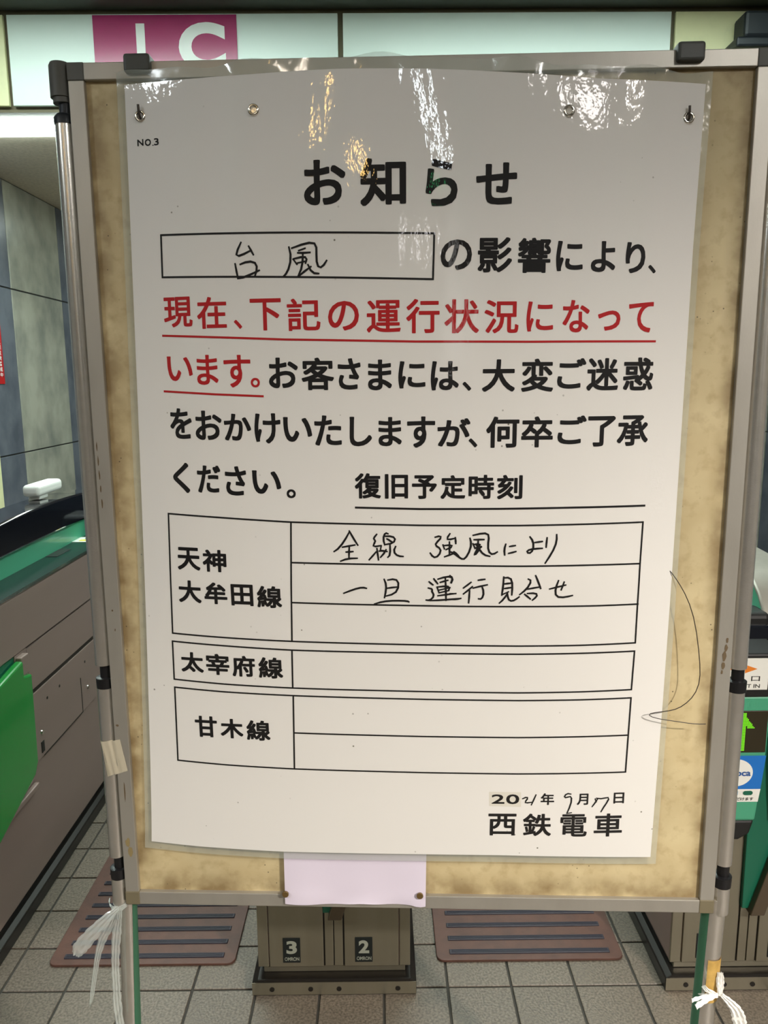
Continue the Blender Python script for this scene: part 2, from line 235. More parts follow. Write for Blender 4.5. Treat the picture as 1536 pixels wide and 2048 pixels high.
M_alu = mat('frame_aluminium', srgb(176,172,162), .42, metal=.55, vary=.25, vscale=30, vcol=srgb(150,145,135), stretch=(1,1,.3), bump=.05, bscale=500)
M_alu_edge = mat('frame_edge', srgb(120,108,82), .5)
M_pole = mat('pole_aluminium', srgb(214,210,202), .25, metal=.8, vary=.15, vscale=60, vcol=srgb(170,165,150), bump=.06, bscale=700)
M_cap = mat('cap_grey', srgb(84,84,78), .55, vary=.2, vscale=60)
M_black = mat('joint_black', srgb(22,22,24), .35)
M_navy = mat('joint_navy', srgb(15,23,30), .5)
M_clip = mat('clip_grey', srgb(66,68,64), .5, bump=.1, bscale=300)
M_hook = mat('hook_dark', srgb(70,64,58), .45, metal=.6)
M_ring = mat('ring_nickel', srgb(225,222,215), .16, metal=1.0)
M_wire = mat('wire_dark', srgb(40,32,26), .4)
M_pin = mat('pin_brown', srgb(112,90,52), .4, metal=.4)
M_slip = mat('slip_paper', srgb(216,207,222), .7, bump=.08, bscale=30)
M_steel = mat('gate_steel', srgb(160,140,133), .42, metal=.40, vary=.25, vscale=2.5, vcol=srgb(146,128,120), stretch=(1,.3,3), bump=.04, bscale=260)
M_steel_front = mat('gate_steel_front', srgb(150,144,126), .34, metal=.75, vary=.3, vscale=6, vcol=srgb(130,124,104), stretch=(3,1,.4))
M_dark = mat('gate_kick', srgb(36,33,30), .35, metal=.4)
M_green = mat('gate_green', srgb(72,158,124), .38, coat=.3)
M_dgreen = mat('gate_green_dark', srgb(24,98,74), .35)
M_shelf = mat('gate_shelf_glass', srgb(18,36,34), .30, spec=.4)
M_hood = mat('hood_black', srgb(14,17,26), .08, coat=1.0)
M_flap = mat('flap_green', srgb(36,142,62), .22, coat=.6)
M_gblack = mat('gate_black', srgb(26,26,26), .45)
M_white = mat('plain_white', srgb(232,232,226), .45)
M_yellow = mat('label_yellow', srgb(225,205,60), .5)
M_orange = mat('label_orange', srgb(224,128,40), .5)
M_blue = mat('label_blue', srgb(30,112,196), .35)
M_lblue = mat('label_light_blue', srgb(150,185,215), .5)
M_ink = mat('label_ink', srgb(28,28,26), .5)
M_inkblue = mat('label_ink_blue', srgb(40,84,150), .5)
M_num = mat('number_grey', srgb(168,172,158), .4, metal=.3)
M_plate = mat('plate_dark', srgb(20,26,26), .35)
M_mat = mat('floor_plate', srgb(92,62,52), .5, vary=.5, vscale=25, vcol=srgb(70,48,42), bump=.15, bscale=150)
M_slot = mat('rubber_strip', srgb(44,42,54), .5, bump=.1)
M_ledoff = mat('led_panel', srgb(44,38,22), .4)
M_led = glow('led_green', (.26, 1.0, .02, 1), 1.0, .0)

def film_mat(name, tint, alpha, rough=.12, spec=1.0):
    m = bpy.data.materials.new(name); m.use_nodes = True
    nt = m.node_tree; b = nt.nodes['Principled BSDF']
    b.inputs['Base Color'].default_value = tint; b.inputs['Roughness'].default_value = rough
    b.inputs['Alpha'].default_value = alpha; b.inputs['Specular IOR Level'].default_value = spec
    b.inputs['Coat Weight'].default_value = .6; b.inputs['Coat Roughness'].default_value = .06
    nz = nt.nodes.new('ShaderNodeTexNoise'); nz.inputs['Scale'].default_value = 40
    bp = nt.nodes.new('ShaderNodeBump'); bp.inputs['Strength'].default_value = .25; bp.inputs['Distance'].default_value = .004
    tc = nt.nodes.new('ShaderNodeTexCoord')
    nt.links.new(tc.outputs['Object'], nz.inputs['Vector'])
    nt.links.new(nz.outputs[0], bp.inputs['Height']); nt.links.new(bp.outputs[0], b.inputs['Normal'])
    return m
M_film = film_mat('laminate_film', srgb(190,198,188), .38)
M_tape = film_mat('tape', srgb(226,216,190), .62, .4, .4)
M_tie = film_mat('tie_plastic', srgb(226,234,228), .45, .2, 1.0)
M_tie2 = film_mat('tie_plastic_white', srgb(248,246,240), .93, .35, .6)

def board_mat():
    """tan display board: faded, dirty towards its edges, speckled"""
    m = bpy.data.materials.new('display_board_tan'); m.use_nodes = True
    nt = m.node_tree; N = nt.nodes; L = nt.links; b = N['Principled BSDF']
    b.inputs['Roughness'].default_value = .62
    tc = N.new('ShaderNodeTexCoord')
    def noise(scale, det, lo, hi, st=(1, 1, 1)):
        mp = N.new('ShaderNodeMapping'); mp.inputs['Scale'].default_value = st; L.new(tc.outputs['Object'], mp.inputs[0])
        n = N.new('ShaderNodeTexNoise'); n.inputs['Scale'].default_value = scale; n.inputs['Detail'].default_value = det
        L.new(mp.outputs[0], n.inputs['Vector'])
        r = N.new('ShaderNodeMapRange'); r.inputs[1].default_value = lo; r.inputs[2].default_value = hi
        L.new(n.outputs[0], r.inputs[0]); return r.outputs[0]
    def mix(fac, a, c):
        x = N.new('ShaderNodeMix'); x.data_type = 'RGBA'; L.new(fac, x.inputs[0])
        if isinstance(a, tuple): x.inputs[6].default_value = a
        else: L.new(a, x.inputs[6])
        x.inputs[7].default_value = c; return x.outputs[2]
    def mul(a, k):
        x = N.new('ShaderNodeMath'); x.operation = 'MULTIPLY'
        L.new(a, x.inputs[0])
        if isinstance(k, float): x.inputs[1].default_value = k
        else: L.new(k, x.inputs[1])
        return x.outputs[0]
    c = mix(mul(noise(14, 5, .35, .7), .6), srgb(208,192,150), srgb(180,160,116))
    c = mix(mul(noise(60, 3, .5, .8), .5), c, srgb(150,126,84))
    c = mix(mul(noise(5, 3, .5, .75, (1, 1, .6)), .45), c, srgb(150,136,100))
    # grime along the edges of the board
    sp = N.new('ShaderNodeSeparateXYZ'); L.new(tc.outputs['Object'], sp.inputs[0])
    def edge(sock, at, width, sgn):
        r = N.new('ShaderNodeMapRange'); L.new(sp.outputs[sock], r.inputs[0])
        r.inputs[1].default_value = at; r.inputs[2].default_value = at+sgn*width
        r.inputs[3].default_value = 1; r.inputs[4].default_value = 0; r.interpolation_type = 'SMOOTHSTEP'; return r.outputs[0]
    e = None
    for s, a, wd, sg in (('X', .02, .045, 1), ('X', .892, .03, -1), ('Z', .688+.02, .05, 1), ('Z', .688+1.205, .05, -1)):
        x = edge(s, a, wd, sg)
        if e is None: e = x
        else:
            mx = N.new('ShaderNodeMath'); mx.operation = 'MAXIMUM'; L.new(e, mx.inputs[0]); L.new(x, mx.inputs[1]); e = mx.outputs[0]
    c = mix(mul(mul(e, noise(22, 5, .3, .62)), .8), c, srgb(112,88,50))
    # fly specks
    vo = N.new('ShaderNodeTexVoronoi'); vo.inputs['Scale'].default_value = 90; L.new(tc.outputs['Object'], vo.inputs['Vector'])
    r = N.new('ShaderNodeMapRange'); L.new(vo.outputs['Distance'], r.inputs[0]); r.inputs[1].default_value = .07; r.inputs[2].default_value = .12
    r.inputs[3].default_value = 1; r.inputs[4].default_value = 0
    c = mix(mul(mul(r.outputs[0], noise(18, 2, .52, .6)), .8), c, srgb(60,50,36))
    L.new(c, b.inputs['Base Color'])
    return m
M_board = board_mat()

def laminated(name, col, paper=False):
    """print or paper under a wavy glossy laminate: matt base, sharp clear coat with its own ripples"""
    m = bpy.data.materials.new(name); m.use_nodes = True
    nt = m.node_tree; N = nt.nodes; L = nt.links; b = N['Principled BSDF']
    b.inputs['Base Color'].default_value = col; b.inputs['Roughness'].default_value = .6
    b.inputs['Specular IOR Level'].default_value = .2
    b.inputs['Coat Weight'].default_value = 1.0; b.inputs['Coat Roughness'].default_value = .035
    tc = N.new('ShaderNodeTexCoord')
    if paper:
        vo = N.new('ShaderNodeTexVoronoi'); vo.inputs['Scale'].default_value = 55; L.new(tc.outputs['Object'], vo.inputs['Vector'])
        r = N.new('ShaderNodeMapRange'); L.new(vo.outputs['Distance'], r.inputs[0]); r.inputs[1].default_value = .05; r.inputs[2].default_value = .09
        r.inputs[3].default_value = 1; r.inputs[4].default_value = 0
        nz = N.new('ShaderNodeTexNoise'); nz.inputs['Scale'].default_value = 9; L.new(tc.outputs['Object'], nz.inputs['Vector'])
        r2 = N.new('ShaderNodeMapRange'); L.new(nz.outputs[0], r2.inputs[0]); r2.inputs[1].default_value = .57; r2.inputs[2].default_value = .66
        mu = N.new('ShaderNodeMath'); mu.operation = 'MULTIPLY'; L.new(r.outputs[0], mu.inputs[0]); L.new(r2.outputs[0], mu.inputs[1])
        mx = N.new('ShaderNodeMix'); mx.data_type = 'RGBA'; L.new(mu.outputs[0], mx.inputs[0])
        mx.inputs[6].default_value = col; mx.inputs[7].default_value = srgb(120,116,104); L.new(mx.outputs[2], b.inputs['Base Color'])
    mp = N.new('ShaderNodeMapping'); mp.inputs['Scale'].default_value = (1, 1, .22); L.new(tc.outputs['Object'], mp.inputs[0])
    n1 = N.new('ShaderNodeTexNoise'); n1.inputs['Scale'].default_value = 16; n1.inputs['Detail'].default_value = 2; n1.inputs['Distortion'].default_value = .6
    L.new(mp.outputs[0], n1.inputs['Vector'])
    n2 = N.new('ShaderNodeTexNoise'); n2.inputs['Scale'].default_value = 130; n2.inputs['Detail'].default_value = 2
    mp2 = N.new('ShaderNodeMapping'); mp2.inputs['Scale'].default_value = (1, 1, .6); L.new(tc.outputs['Object'], mp2.inputs[0]); L.new(mp2.outputs[0], n2.inputs['Vector'])
    b1 = N.new('ShaderNodeBump'); b1.inputs['Strength'].default_value = .32; b1.inputs['Distance'].default_value = .004
    L.new(n1.outputs[0], b1.inputs['Height'])
    b2 = N.new('ShaderNodeBump'); b2.inputs['Strength'].default_value = .3; b2.inputs['Distance'].default_value = .0006
    L.new(n2.outputs[0], b2.inputs['Height']); L.new(b1.outputs[0], b2.inputs['Normal'])
    L.new(b2.outputs[0], b.inputs['Coat Normal'])
    return m
M_paper = laminated('poster_paper', srgb(228,226,221), True)
M_ptext = laminated('poster_black', srgb(22,21,22))
M_pred = laminated('poster_red', srgb(176,30,34))
M_patch = laminated('poster_patch', srgb(216,212,200))

# ---------------------------------------------------------------- room shell
def st(o): o['kind'] = 'structure'; return o
WX, ZC, FY = -1.866, 2.498, 3.1          # left wall plane, low ceiling, fascia plane
TX, TY = .1595, .1486                     # floor tile pitch
floor = st(MB().box(-5, 5, -7, 9, -.06, -.004).build('floor', M_grout))
tile_me = None
ix0, ix1, iy0, iy1 = -6, 5, -2, 16
for j in range(iy0, iy1):
    for i in range(ix0, ix1+1):
        x, y = i*TX, 1.694 + j*TY
        if tile_me is None:
            o = MB().box(.003, TX-.003, .003, TY-.003, -.004, .0).build('tile', M_tile, floor, bevel=.0012, seg=1)
            tile_me = o.data
        else:
            o = bpy.data.objects.new('tile', tile_me); link(o, floor)
            md = o.modifiers.new('bevel', 'BEVEL'); md.width = .0012; md.segments = 1
        o.location = (x, y, random.uniform(-.0004, .0004))
X0, X1, Y0, Y1 = ix0*TX, (ix1+1)*TX, 1.694+iy0*TY, 1.694+iy1*TY
rest = MB()
def strip(xa, xb, ya, yb):
    nx = max(1, round((xb-xa)/TX)); ny = max(1, round((yb-ya)/TY))
    for a in range(nx):
        for c in range(ny):
            rest.box(xa+a*(xb-xa)/nx+.003, xa+(a+1)*(xb-xa)/nx-.003, ya+c*(yb-ya)/ny+.003, ya+(c+1)*(yb-ya)/ny-.003, -.0039, 0)
strip(-5, X0, Y0, Y1); strip(X1, 5, Y0, Y1); strip(-5, 5, -7, Y0); strip(-5, 5, Y1, 9)
tag(rest.build('distant_tile', M_tile, floor), kind='stuff')

st(MB().box(-5.1, -5, -7, .9, 0, 2.9).build('wall_left', M_back))
st(MB().box(-5, WX-.02, .8, .9, 0, 2.9).build('wall_return', M_back))
wl = st(MB().box(WX-.10, WX-.006, .9, 9, 0, 2.9).build('wall_left_passage', M_joint))
zs = [0, .30, 1.134, 1.966, ZC-.001]
ys = [(.92, 1.7, 1), (1.7, 2.5, 1), (2.5, 3.28, 0), (3.28, 4.06, 1), (4.06, 4.70, 0), (4.70, 5.3, 1), (5.3, 6.1, 0), (6.1, 7, 1), (7, 9, 0)]
for a, b_, k in ys:
    for z0, z1 in zip(zs[:-1], zs[1:]):
        MB().box(WX-.0065, WX, a+.004, b_-.004, z0+.003, z1-.004).build('stone_panel', M_stone_grey if k else M_stone_pale, wl, bevel=.0015, seg=1)
wr = st(MB().box(2.60, 2.7, 1.5, 9, 0, 2.9).build('wall_right', M_joint))
for a, b_, k in [(1.52, 2.6, 1), (2.6, 3.6, 0), (3.6, 4.6, 1), (4.6, 5.16, 1), (5.16, 6.4, 0), (6.4, 9, 1)]:
    for z0, z1 in zip(zs[:-1], zs[1:]):
        MB().box(2.594, 2.6005, a+.004, b_-.004, z0+.003, z1-.004).build('stone_panel', M_stone_grey if k else M_stone_pale, wr, bevel=.0015, seg=1)
st(MB().box(2.7, 5, 1.4, 1.5, 0, 2.9).build('wall_return', M_back))
st(MB().box(5, 5.1, -7, 1.5, 0, 2.9).build('wall_side', M_back))
st(MB().box(-5, 5, 9, 9.1, 0, 2.9).build('wall_back', M_stone_grey))
st(MB().box(-5, 5, -7.1, -7, 0, 2.9).build('wall_rear', M_back))
st(MB().box(-5.1, 5.1, -7.1, FY+.05, 2.9, 2.96).build('ceiling', M_hceil))
st(MB().box(WX-.1, 2.7, FY+.05, 9.1, ZC, ZC+.06).build('ceiling_low', M_ceil))
st(MB().box(WX+.001, 2.593, FY+.005, FY+.05, ZC-.004, 2.9).build('fascia', M_fascia))
st(MB().box(WX+.001, 2.593, FY-.10, FY+.005, 2.840, 2.9).build('ceiling_beam', M_beam, bevel=.006))
# door jamb at the far left of the passage wall
st(MB().box(WX, WX+.03, 3.45, 3.73, 0, 1.19).build('trim_1', M_cream, bevel=.004))

# ---------------------------------------------------------------- fascia sign panels
def sign_panel(x0, x1, m, label, z0=2.512, z1=2.822):
    t = empty('sign_panel', ((x0+x1)/2, FY, z0)); tag(t, label, 'sign')
    hw = (x1-x0)/2
    MB().box(-hw, hw, -.012, .004, 0, z1-z0).build('face', m, t, bevel=.002)
    return t
sign_panel(-1.86, -1.366, M_cream, 'narrow cream fascia panel left of the magenta sign')
pa = sign_panel(-1.352, -.141, M_panel, 'pale fascia panel carrying the magenta IC sign')
sign_panel(-.122, 1.086, M_panel, 'blank pale fascia panel above the middle of the notice board')
sign_panel(1.102, 2.58, M_cream, 'cream fascia panel at right behind the dark camera box')
ic = empty('ticket_sign', (-.774, FY-.012, 2.512)); tag(ic, 'magenta sign strip with white letters IC on the fascia', 'sign')
MB().box(-.263, .263, -.004, .0, 0, .305).build('face', M_magenta, ic)
t = MB(); t.box(-.106, -.074, -.0055, -.004, .12, .276)
words(t, 'C', lambda x, z: (x, -.0045, z), .048, .115, .165, width=.172, bold=.045)
t.build('lettering', M_letter, ic)
# dark device at the top right
cb = empty('camera_box', (1.52, FY-.012, 2.66)); tag(cb, 'dark camera box mounted on the cream fascia panel at top right', 'camera')
MB().box(-.205, .20, -.10, 0, .035, .125).build('housing', M_navy, cb, bevel=.012)
MB().box(-.235, .20, -.11, 0, .0, .035).build('tray', M_navy, cb, bevel=.008)

# ---------------------------------------------------------------- lamps
def ceiling_lamp(name, loc, sx, sy, col, strength, label, group=None, hang=0.0):
    t = empty(name, loc); tag(t, label, 'light', group)
    if hang:
        MB().box(-sx/2, sx/2, -sy*.3, sy*.3, 0, hang).build('lamp_base', M_white, t)
        MB().box(-sx/2-.01, sx/2+.01, -sy/2, sy/2, -.008, 0).build('diffuser', glow(name+'_glow', col, strength), t, bevel=.002)
        return t
    f = MB(); d = .03
    f.box(-sx/2-.03, sx/2+.03, -sy/2-.03, -sy/2, -d, 0).box(-sx/2-.03, sx/2+.03, sy/2, sy/2+.03, -d, 0)
    f.box(-sx/2-.03, -sx/2, -sy/2, sy/2, -d, 0).box(sx/2, sx/2+.03, -sy/2, sy/2, -d, 0)
    f.build('lamp_frame', M_white, t)
    MB().box(-sx/2, sx/2, -sy/2, sy/2, -d*.8, -.004).build('diffuser', glow(name+'_glow', col, strength), t)
    return t
GREENW = (.84, 1, .95, 1); BLUEW = (.88, .96, 1, 1); WARM = (1, .86, .70, 1); AMBER = (1, .62, .20, 1)
ceiling_lamp('tube_light', (-1.23, 3.272, ZC-.004), 1.2, .195, GREENW, STRIP, 'glowing tube light on the low ceiling behind the fascia, left end', hang=.003)
ceiling_lamp('tube_light', (.55, 3.272, ZC-.004), 1.2, .195, GREENW, STRIP, 'tube light on the low ceiling behind the notice board', hang=.003)
ceiling_lamp('tube_light', (-.4, 5.0, ZC-.045), 1.8, .2, GREENW, STRIP*.5, 'added long tube light deep in the passage, unseen behind the notice board', hang=.045)  # added out of sight to brighten the stone walls of the passage
for lx, lb in ((-1.05, 'left'), (.75, 'right')):
    ceiling_lamp('ceiling_light', (lx, 2.42, 2.9), 1.5, .12, GREENW, COOL, 'cool tube light in the hall ceiling just in front of the fascia, %s one' % lb)
ceiling_lamp('ceiling_light', (-2.3, -.7, 2.9), .6, .6, BLUEW, FILL, 'added square cool fill panel left above the photographer')  # unseen panel, added as cool fill for the poster
ceiling_lamp('ceiling_light', (1.3, -.9, 2.9), .4, .4, (1, .98, .95, 1), FILL*1.6, 'added small square fill panel right above the photographer')  # unseen panel, added to brighten the upper part of the poster
ceiling_lamp('ceiling_light', (3.2, -.6, 2.9), .6, .6, WARM, FILL*.5, 'added square warm fill panel far right of the photographer')  # unseen panel, added as warm fill from the right
ceiling_lamp('ceiling_light', (1.20, -1.90, 2.9), .18, .16, (1, .93, .90, 1), TUBE, 'tiny warm white ceiling light behind the photographer')
ceiling_lamp('ceiling_light', (1.74, -1.93, 2.9), .44, .24, (1, .93, .90, 1), TUBE, 'short warm white ceiling light behind the photographer')
tb_ = ceiling_lamp('ceiling_light', (.12, -2.75, 2.9), .075, 1.75, BLUEW, TUBE*1.2, 'long white tube running away behind the photographer')
tb_.rotation_euler.z = math.radians(11)
ceiling_lamp('amber_lamp', (-1.10, -2.35, 2.9), .06, .85, AMBER, 34, 'amber lamp strip behind the photographer, nearer one').rotation_euler.z = math.radians(-30)
ceiling_lamp('amber_lamp', (-.86, -3.55, 2.9), .07, .85, AMBER, 34, 'amber lamp strip behind the photographer, farther one')
xs = empty('exit_sign', (.14, -4.6, 2.80)); tag(xs, 'small green lit exit sign hanging behind the photographer', 'sign')
MB().box(-.05, .05, -.02, .02, 0, .07).build('sign_box', glow('exit_glow', (.1, 1, .35, 1), 5), xs, bevel=.004)
MB().box(-.008, .008, -.008, .008, .07, .10).build('hanger', M_white, xs)
pl = st(MB().box(.28, .70, -5.6, -5.15, 0, 2.9).build('pillar', M_back))
lbx = empty('light_box', (.47, -5.15, 1.45)); tag(lbx, 'tall narrow lit poster case on the pillar behind the photographer', 'sign')
MB().box(-.07, .10, .0, .05, 0, 1.25).build('case', glow('case_glow', (1, .96, .92, 1), 1.6), lbx, bevel=.004)
lb2 = empty('wall_lamp', (-.17, -6.95, 2.60)); tag(lb2, 'small white wall lamp at the rear of the hall', 'light')
MB().box(-.04, .04, -.05, .05, 0, .28).build('shade', glow('wall_lamp_glow', (1, .97, 1, 1), 14), lb2, bevel=.01)
MB().box(-.02, .02, -.055, -.05, .1, .18).build('wall_mount', M_white, lb2)
def downlight(loc, target, power, size, blend, col, label, rad=.055):
    t = empty('downlight', loc); tag(t, label, 'light')
    MB().lathe((0, 0, 0), [(.10, -.03), (.12, -.03), (.12, -.002)], 24).build('lamp_housing', M_white, t, smooth=40)
    MB().lathe((0, 0, 0), [(.085, -.034), (.085, -.031)], 24).build('bulb', glow('downlight_glow', col, 6), t)
    l = bpy.data.lights.new('lamp', 'SPOT'); l.energy = power; l.color = col[:3]; l.spot_size = math.radians(size); l.spot_blend = blend
    l.shadow_soft_size = rad
    o = bpy.data.objects.new('lamp', l); link(o, t); o.location = (0, 0, -.06 - rad*.3)
    o.rotation_euler = (Vector(target) - Vector(loc)).to_track_quat('-Z', 'Y').to_euler()
downlight((2.1, -1.5, 2.9), (.60, .9, -.10), KEY, 60, 1.0, (1, .92, .84, 1), 'warm downlight in the ceiling behind and right of the photographer')
downlight((-.9, -1.0, 2.9), (-.1, 1.1, .2), KEY2, 60, 1.0, WARM, 'warm downlight in the ceiling behind and left of the photographer')

# ---------------------------------------------------------------- ticket gates
def plate(parent, x, y, z, txt):
    """number plate on a gate front, lower left corner x,z"""
    b = MB(); b.mi = 0; b.box(x, x+.043, y-.002, y, z, z+.068); p = b.build('number_plate', M_plate, parent, bevel=.002)
    t = MB(); words(t, txt, lambda a, c: (a, y-.0026, c), x+.009, z+.025, .036, width=.026 if txt != '1' else .012, bold=.04)
    words(t, 'OMRON', lambda a, c: (a, y-.0026, c), x+.004, z+.006, .010, width=.036, bold=.02)
    t.build('plate_lettering', M_num, p)

def gate_cabinet(t, W, YF, YB, left_num, right_num, ztop=.90):
    """steel cabinet of a gate of width W; local x from 0, front at YF"""
    MB().box(.01, W-.01, YF+.03, YB-.02, 0, .10).build('kick', M_dark, t)
    p = MB()
    p.prism([(-.015, 0), (W+.015, 0), (W+.015, .036), (W+.0, .045), (W-.006, .045), (0.006, .045), (.0, .045), (-.015, .036)], YF-.018, YB+.01)
    p.build('plinth', M_dark, t, bevel=.003)
    MB().box(-.014, W+.014, YF-.0195, YF-.018, .004, .037).build('plinth_front', M_steel_front, t)
    MB().box(.012, W-.012, YF+.008, YF+.04, .045, .067).build('kick_front', M_steel_front, t, bevel=.002)
    for bx in (.035, .13, .20, .345):
        if bx < W: MB().lathe((bx, YF-.0195, .02), [(.006, -.002), (.006, 0)], 12, 'y').build('bolt', M_dark, t)
    MB().box(0, W, YF+.006, YB, .065, ztop).build('body', M_steel, t, bevel=.004)
    # front: corner strips, doors and the channel between them
    c0, c1 = W*.5-.022, W*.5+.022
    MB().box(0, .026, YF, YF+.008, .066, ztop-.02).build('corner_strip', M_steel_front, t, bevel=.0015)
    MB().box(W-.026, W, YF, YF+.008, .066, ztop-.02).build('corner_strip', M_steel_front, t, bevel=.0015)
    for a, b_, num, px in ((.0285, c0-.004, left_num, .062), (c1+.004, W-.0285, right_num, W*.5+.052)):
        d = MB().box(a, b_, YF-.001, YF+.008, .066, ztop-.02).build('door', M_steel_front, t, bevel=.0015)
        if num: plate(d, px, YF-.001, .079, num)
    MB().box(c0-.004, c1+.004, YF+.004, YF+.009, .066, ztop-.02).build('channel', M_dark, t)
    MB().box(c0, (c0+c1)/2-.0012, YF-.0005, YF+.006, .068, .22).build('channel_strip', M_steel_front, t, bevel=.001)
    MB().box((c0+c1)/2+.0012, c1, YF-.0005, YF+.006, .068, .22).build('channel_strip', M_steel_front, t, bevel=.001)

def console(t, x0, YF, mirrored=False, W=.37):
    """reader column over one door: box with label, LED display and stickers; x0..x0+.17"""
    s = -1 if mirrored else 1
    X = (lambda a: x0+a) if not mirrored else (lambda a: W-x0-a)
    def bx(mb, a, b_, y0, y1, z0, z1):
        p, q = sorted((X(a), X(b_))); mb.box(p, q, y0, y1, z0, z1); return mb
    # green column, its outer side tapering downwards
    prof = [(X(0), .475), (X(.16), .475), (X(.173), .62), (X(.178), .785), (X(0), .785)]
    c = MB().prism(prof, YF-.045, YF-.002, 'y').build('reader_column', M_green, t, bevel=.006)
    foot = MB().prism([(X(0), .476), (X(.16), .476), (X(.150), .440), (X(.125), .425), (X(0), .425)], YF-.043, YF-.002, 'y').build('reader_foot', M_gblack, t, bevel=.006)
    head = MB()
    head.prism([(YF-.047, .782), (YF-.002, .782), (YF+.10, .93), (YF+.06, .925), (YF-.02, .895), (YF-.047, .885)], *sorted((X(0), X(.18))), 'x')
    h = head.build('ticket_head', M_gblack, t, bevel=.004)
    bx(MB(), .045, .162, YF-.0485, YF-.047, .801, .876).build('entry_label', M_white, h, bevel=.0015)
    if not mirrored:
        yl = YF-.0489
        a = MB().add([(X(.064), yl, .853), (X(.108), yl, .853), (X(.108), yl, .861), (X(.136), yl, .851), (X(.108), yl, .841), (X(.108), yl, .849), (X(.064), yl, .849)], [tuple(range(7))])
        a.build('entry_arrow', M_orange, h)
        k = MB(); words(k, '入 口', lambda a_, c_: (a_, yl, c_), X(.088), .822, .013, width=.055, bold=.01)
        words(k, 'TICKET IN', lambda a_, c_: (a_, yl, c_), X(.072), .806, .009, width=.072, bold=.01)
        k.build('entry_lettering', M_ink, h)
    # LED display
    yd = YF-.0455
    d = bx(MB(), .052, .170, yd-.0015, yd+.001, .648, .750).build('display', M_ledoff, c, bevel=.002)
    if not mirrored:
        dots = MB(); n = 0
        pitch_ = .0029
        for i in range(-10, 11):
            for j in range(32):
                x = X(.113)+i*pitch_; z = .654+j*pitch_; top = 31-j
                head_on = 0 <= top <= 12 and abs(i) <= top*.75+.3 and (abs(i) > top*.75-5.2)
                if head_on or (abs(i) <= 2 and top >= 0):
                    r = .00115
                    dots.add([(x-r, yd-.0022, z-r), (x+r, yd-.0022, z-r), (x+r, yd-.0022, z+r), (x-r, yd-.0022, z+r)], [(0, 1, 2, 3)])
        dots.build('green_arrow', M_led, d)
    # stickers
    ys_ = yd-.0008
    s1 = MB().add([(X(.05), ys_, .557), (X(.166), ys_, .557), (X(.173), ys_, .640), (X(.05), ys_, .640)], [(0, 1, 2, 3)]).build('blue_sticker', M_blue, c)
    cc = (X(.104), .598); n = 40
    MB().add([(cc[0]+.041*math.cos(2*PI*k/n), ys_-.0006, cc[1]+.034*math.sin(2*PI*k/n)) for k in range(n)], [tuple(range(n))]).build('white_disc', M_white, s1)
    if not mirrored:
        k = MB(); words(k, 'nimoca', lambda a_, c_: (a_, ys_-.0012, c_), X(.070), .590, .015, width=.070, bold=.03); k.build('sticker_lettering', M_inkblue, s1)
    s2 = MB().add([(X(.05), ys_, .525), (X(.162), ys_, .525), (X(.166), ys_, .557), (X(.05), ys_, .557)], [(0, 1, 2, 3)]).build('white_sticker', M_white, c)
    if not mirrored:
        k = MB(); words(k, 'ご利用いただけます', lambda a_, c_: (a_, ys_-.0008, c_), X(.058), .5285, .0085, width=.093, bold=.02); k.build('sticker_ink', M_ink, s2)
        o = MB(); n = 20
        o.add([(X(.137)+(.012*(1 if math.cos(2*PI*k_/n) > 0 else -1)*.45)+.006*math.cos(2*PI*k_/n), ys_-.0008, .5475+.0055*math.sin(2*PI*k_/n)) for k_ in range(n)], [tuple(range(n))])
        o.build('dark_badge', M_dgreen, s2)
        bx(MB(), .098, .114, ys_-.0008, ys_-.0004, .543, .552).build('blue_badge', M_lblue, s2)

def spine(t, W, YF, YB, kind='black'):
    """raised green spine with black hood, shelf plates and far end box (local)"""
    sx0, sx1 = W*.5-.05, W*.5+.05
    if kind == 'silver':
        sx0, sx1 = .198, .290
        top = [(YF+.05, .93), (YF+.09, .98), (YF+.14, 1.015), (YF+.22, 1.035), (YF+.45, 1.045), (YF+.9, 1.045), (YF+1.4, 1.03), (YB-.05, .98)]
        MB().prism([(YF+.05, .90), (YB-.05, .90)] + top[::-1], sx0, sx1, 'x').build('spine', M_green, t, bevel=.006)
        MB().prism(top + [(y-.006, z+.012) for y, z in top[::-1]], sx0-.006, sx1+.006, 'x').build('hood', M_alu, t, smooth=40, bevel=.004)
        MB().prism([(YF-.0, .90), (YF+.02, .93), (YF+.12, .925), (YF+.20, .912), (YF+.20, .90)], .10, sx0, 'x').build('shelf_lip', M_hood, t, smooth=40, bevel=.006)
        for a, b_ in ((.004, sx0), (sx1, W-.004)):
            MB().box(a, b_, YF+.12, YB-.05, .90, .912).build('shelf', M_shelf, t, bevel=.002)
        return
    MB().prism([(YF+.10, .90), (YB-.03, .90), (YB-.03, .985), (YF+.45, .985), (YF+.30, .98), (YF+.12, .94)], sx0, sx1, 'x').build('spine', M_green, t, bevel=.006)
    n = 16; up, lo = [], []
    for i in range(n+1):
        a = i/n; y = YF+.02+a*(YB-YF-.04); h = .09*(math.sin(PI*a)**.55 if 0 < a < 1 else 0)
        lo.append((y, .955+h*.28 - (.05*(1-a/.12) if a < .12 else 0) - (.05*(a-.88)/.12 if a > .88 else 0))); up.append((y, 1.0+h*1.0 - (.04*(1-a/.12) if a < .12 else 0)))
    MB().prism(lo+up[::-1], sx0-.012, sx1+.012, 'x').build('hood', M_hood, t, smooth=50, bevel=.008)
    for a, b_ in ((.004, sx0), (sx1, W-.004)):
        MB().box(a, b_, YF+.03, YB-.05, .90, .912).build('shelf', M_shelf, t, bevel=.002)

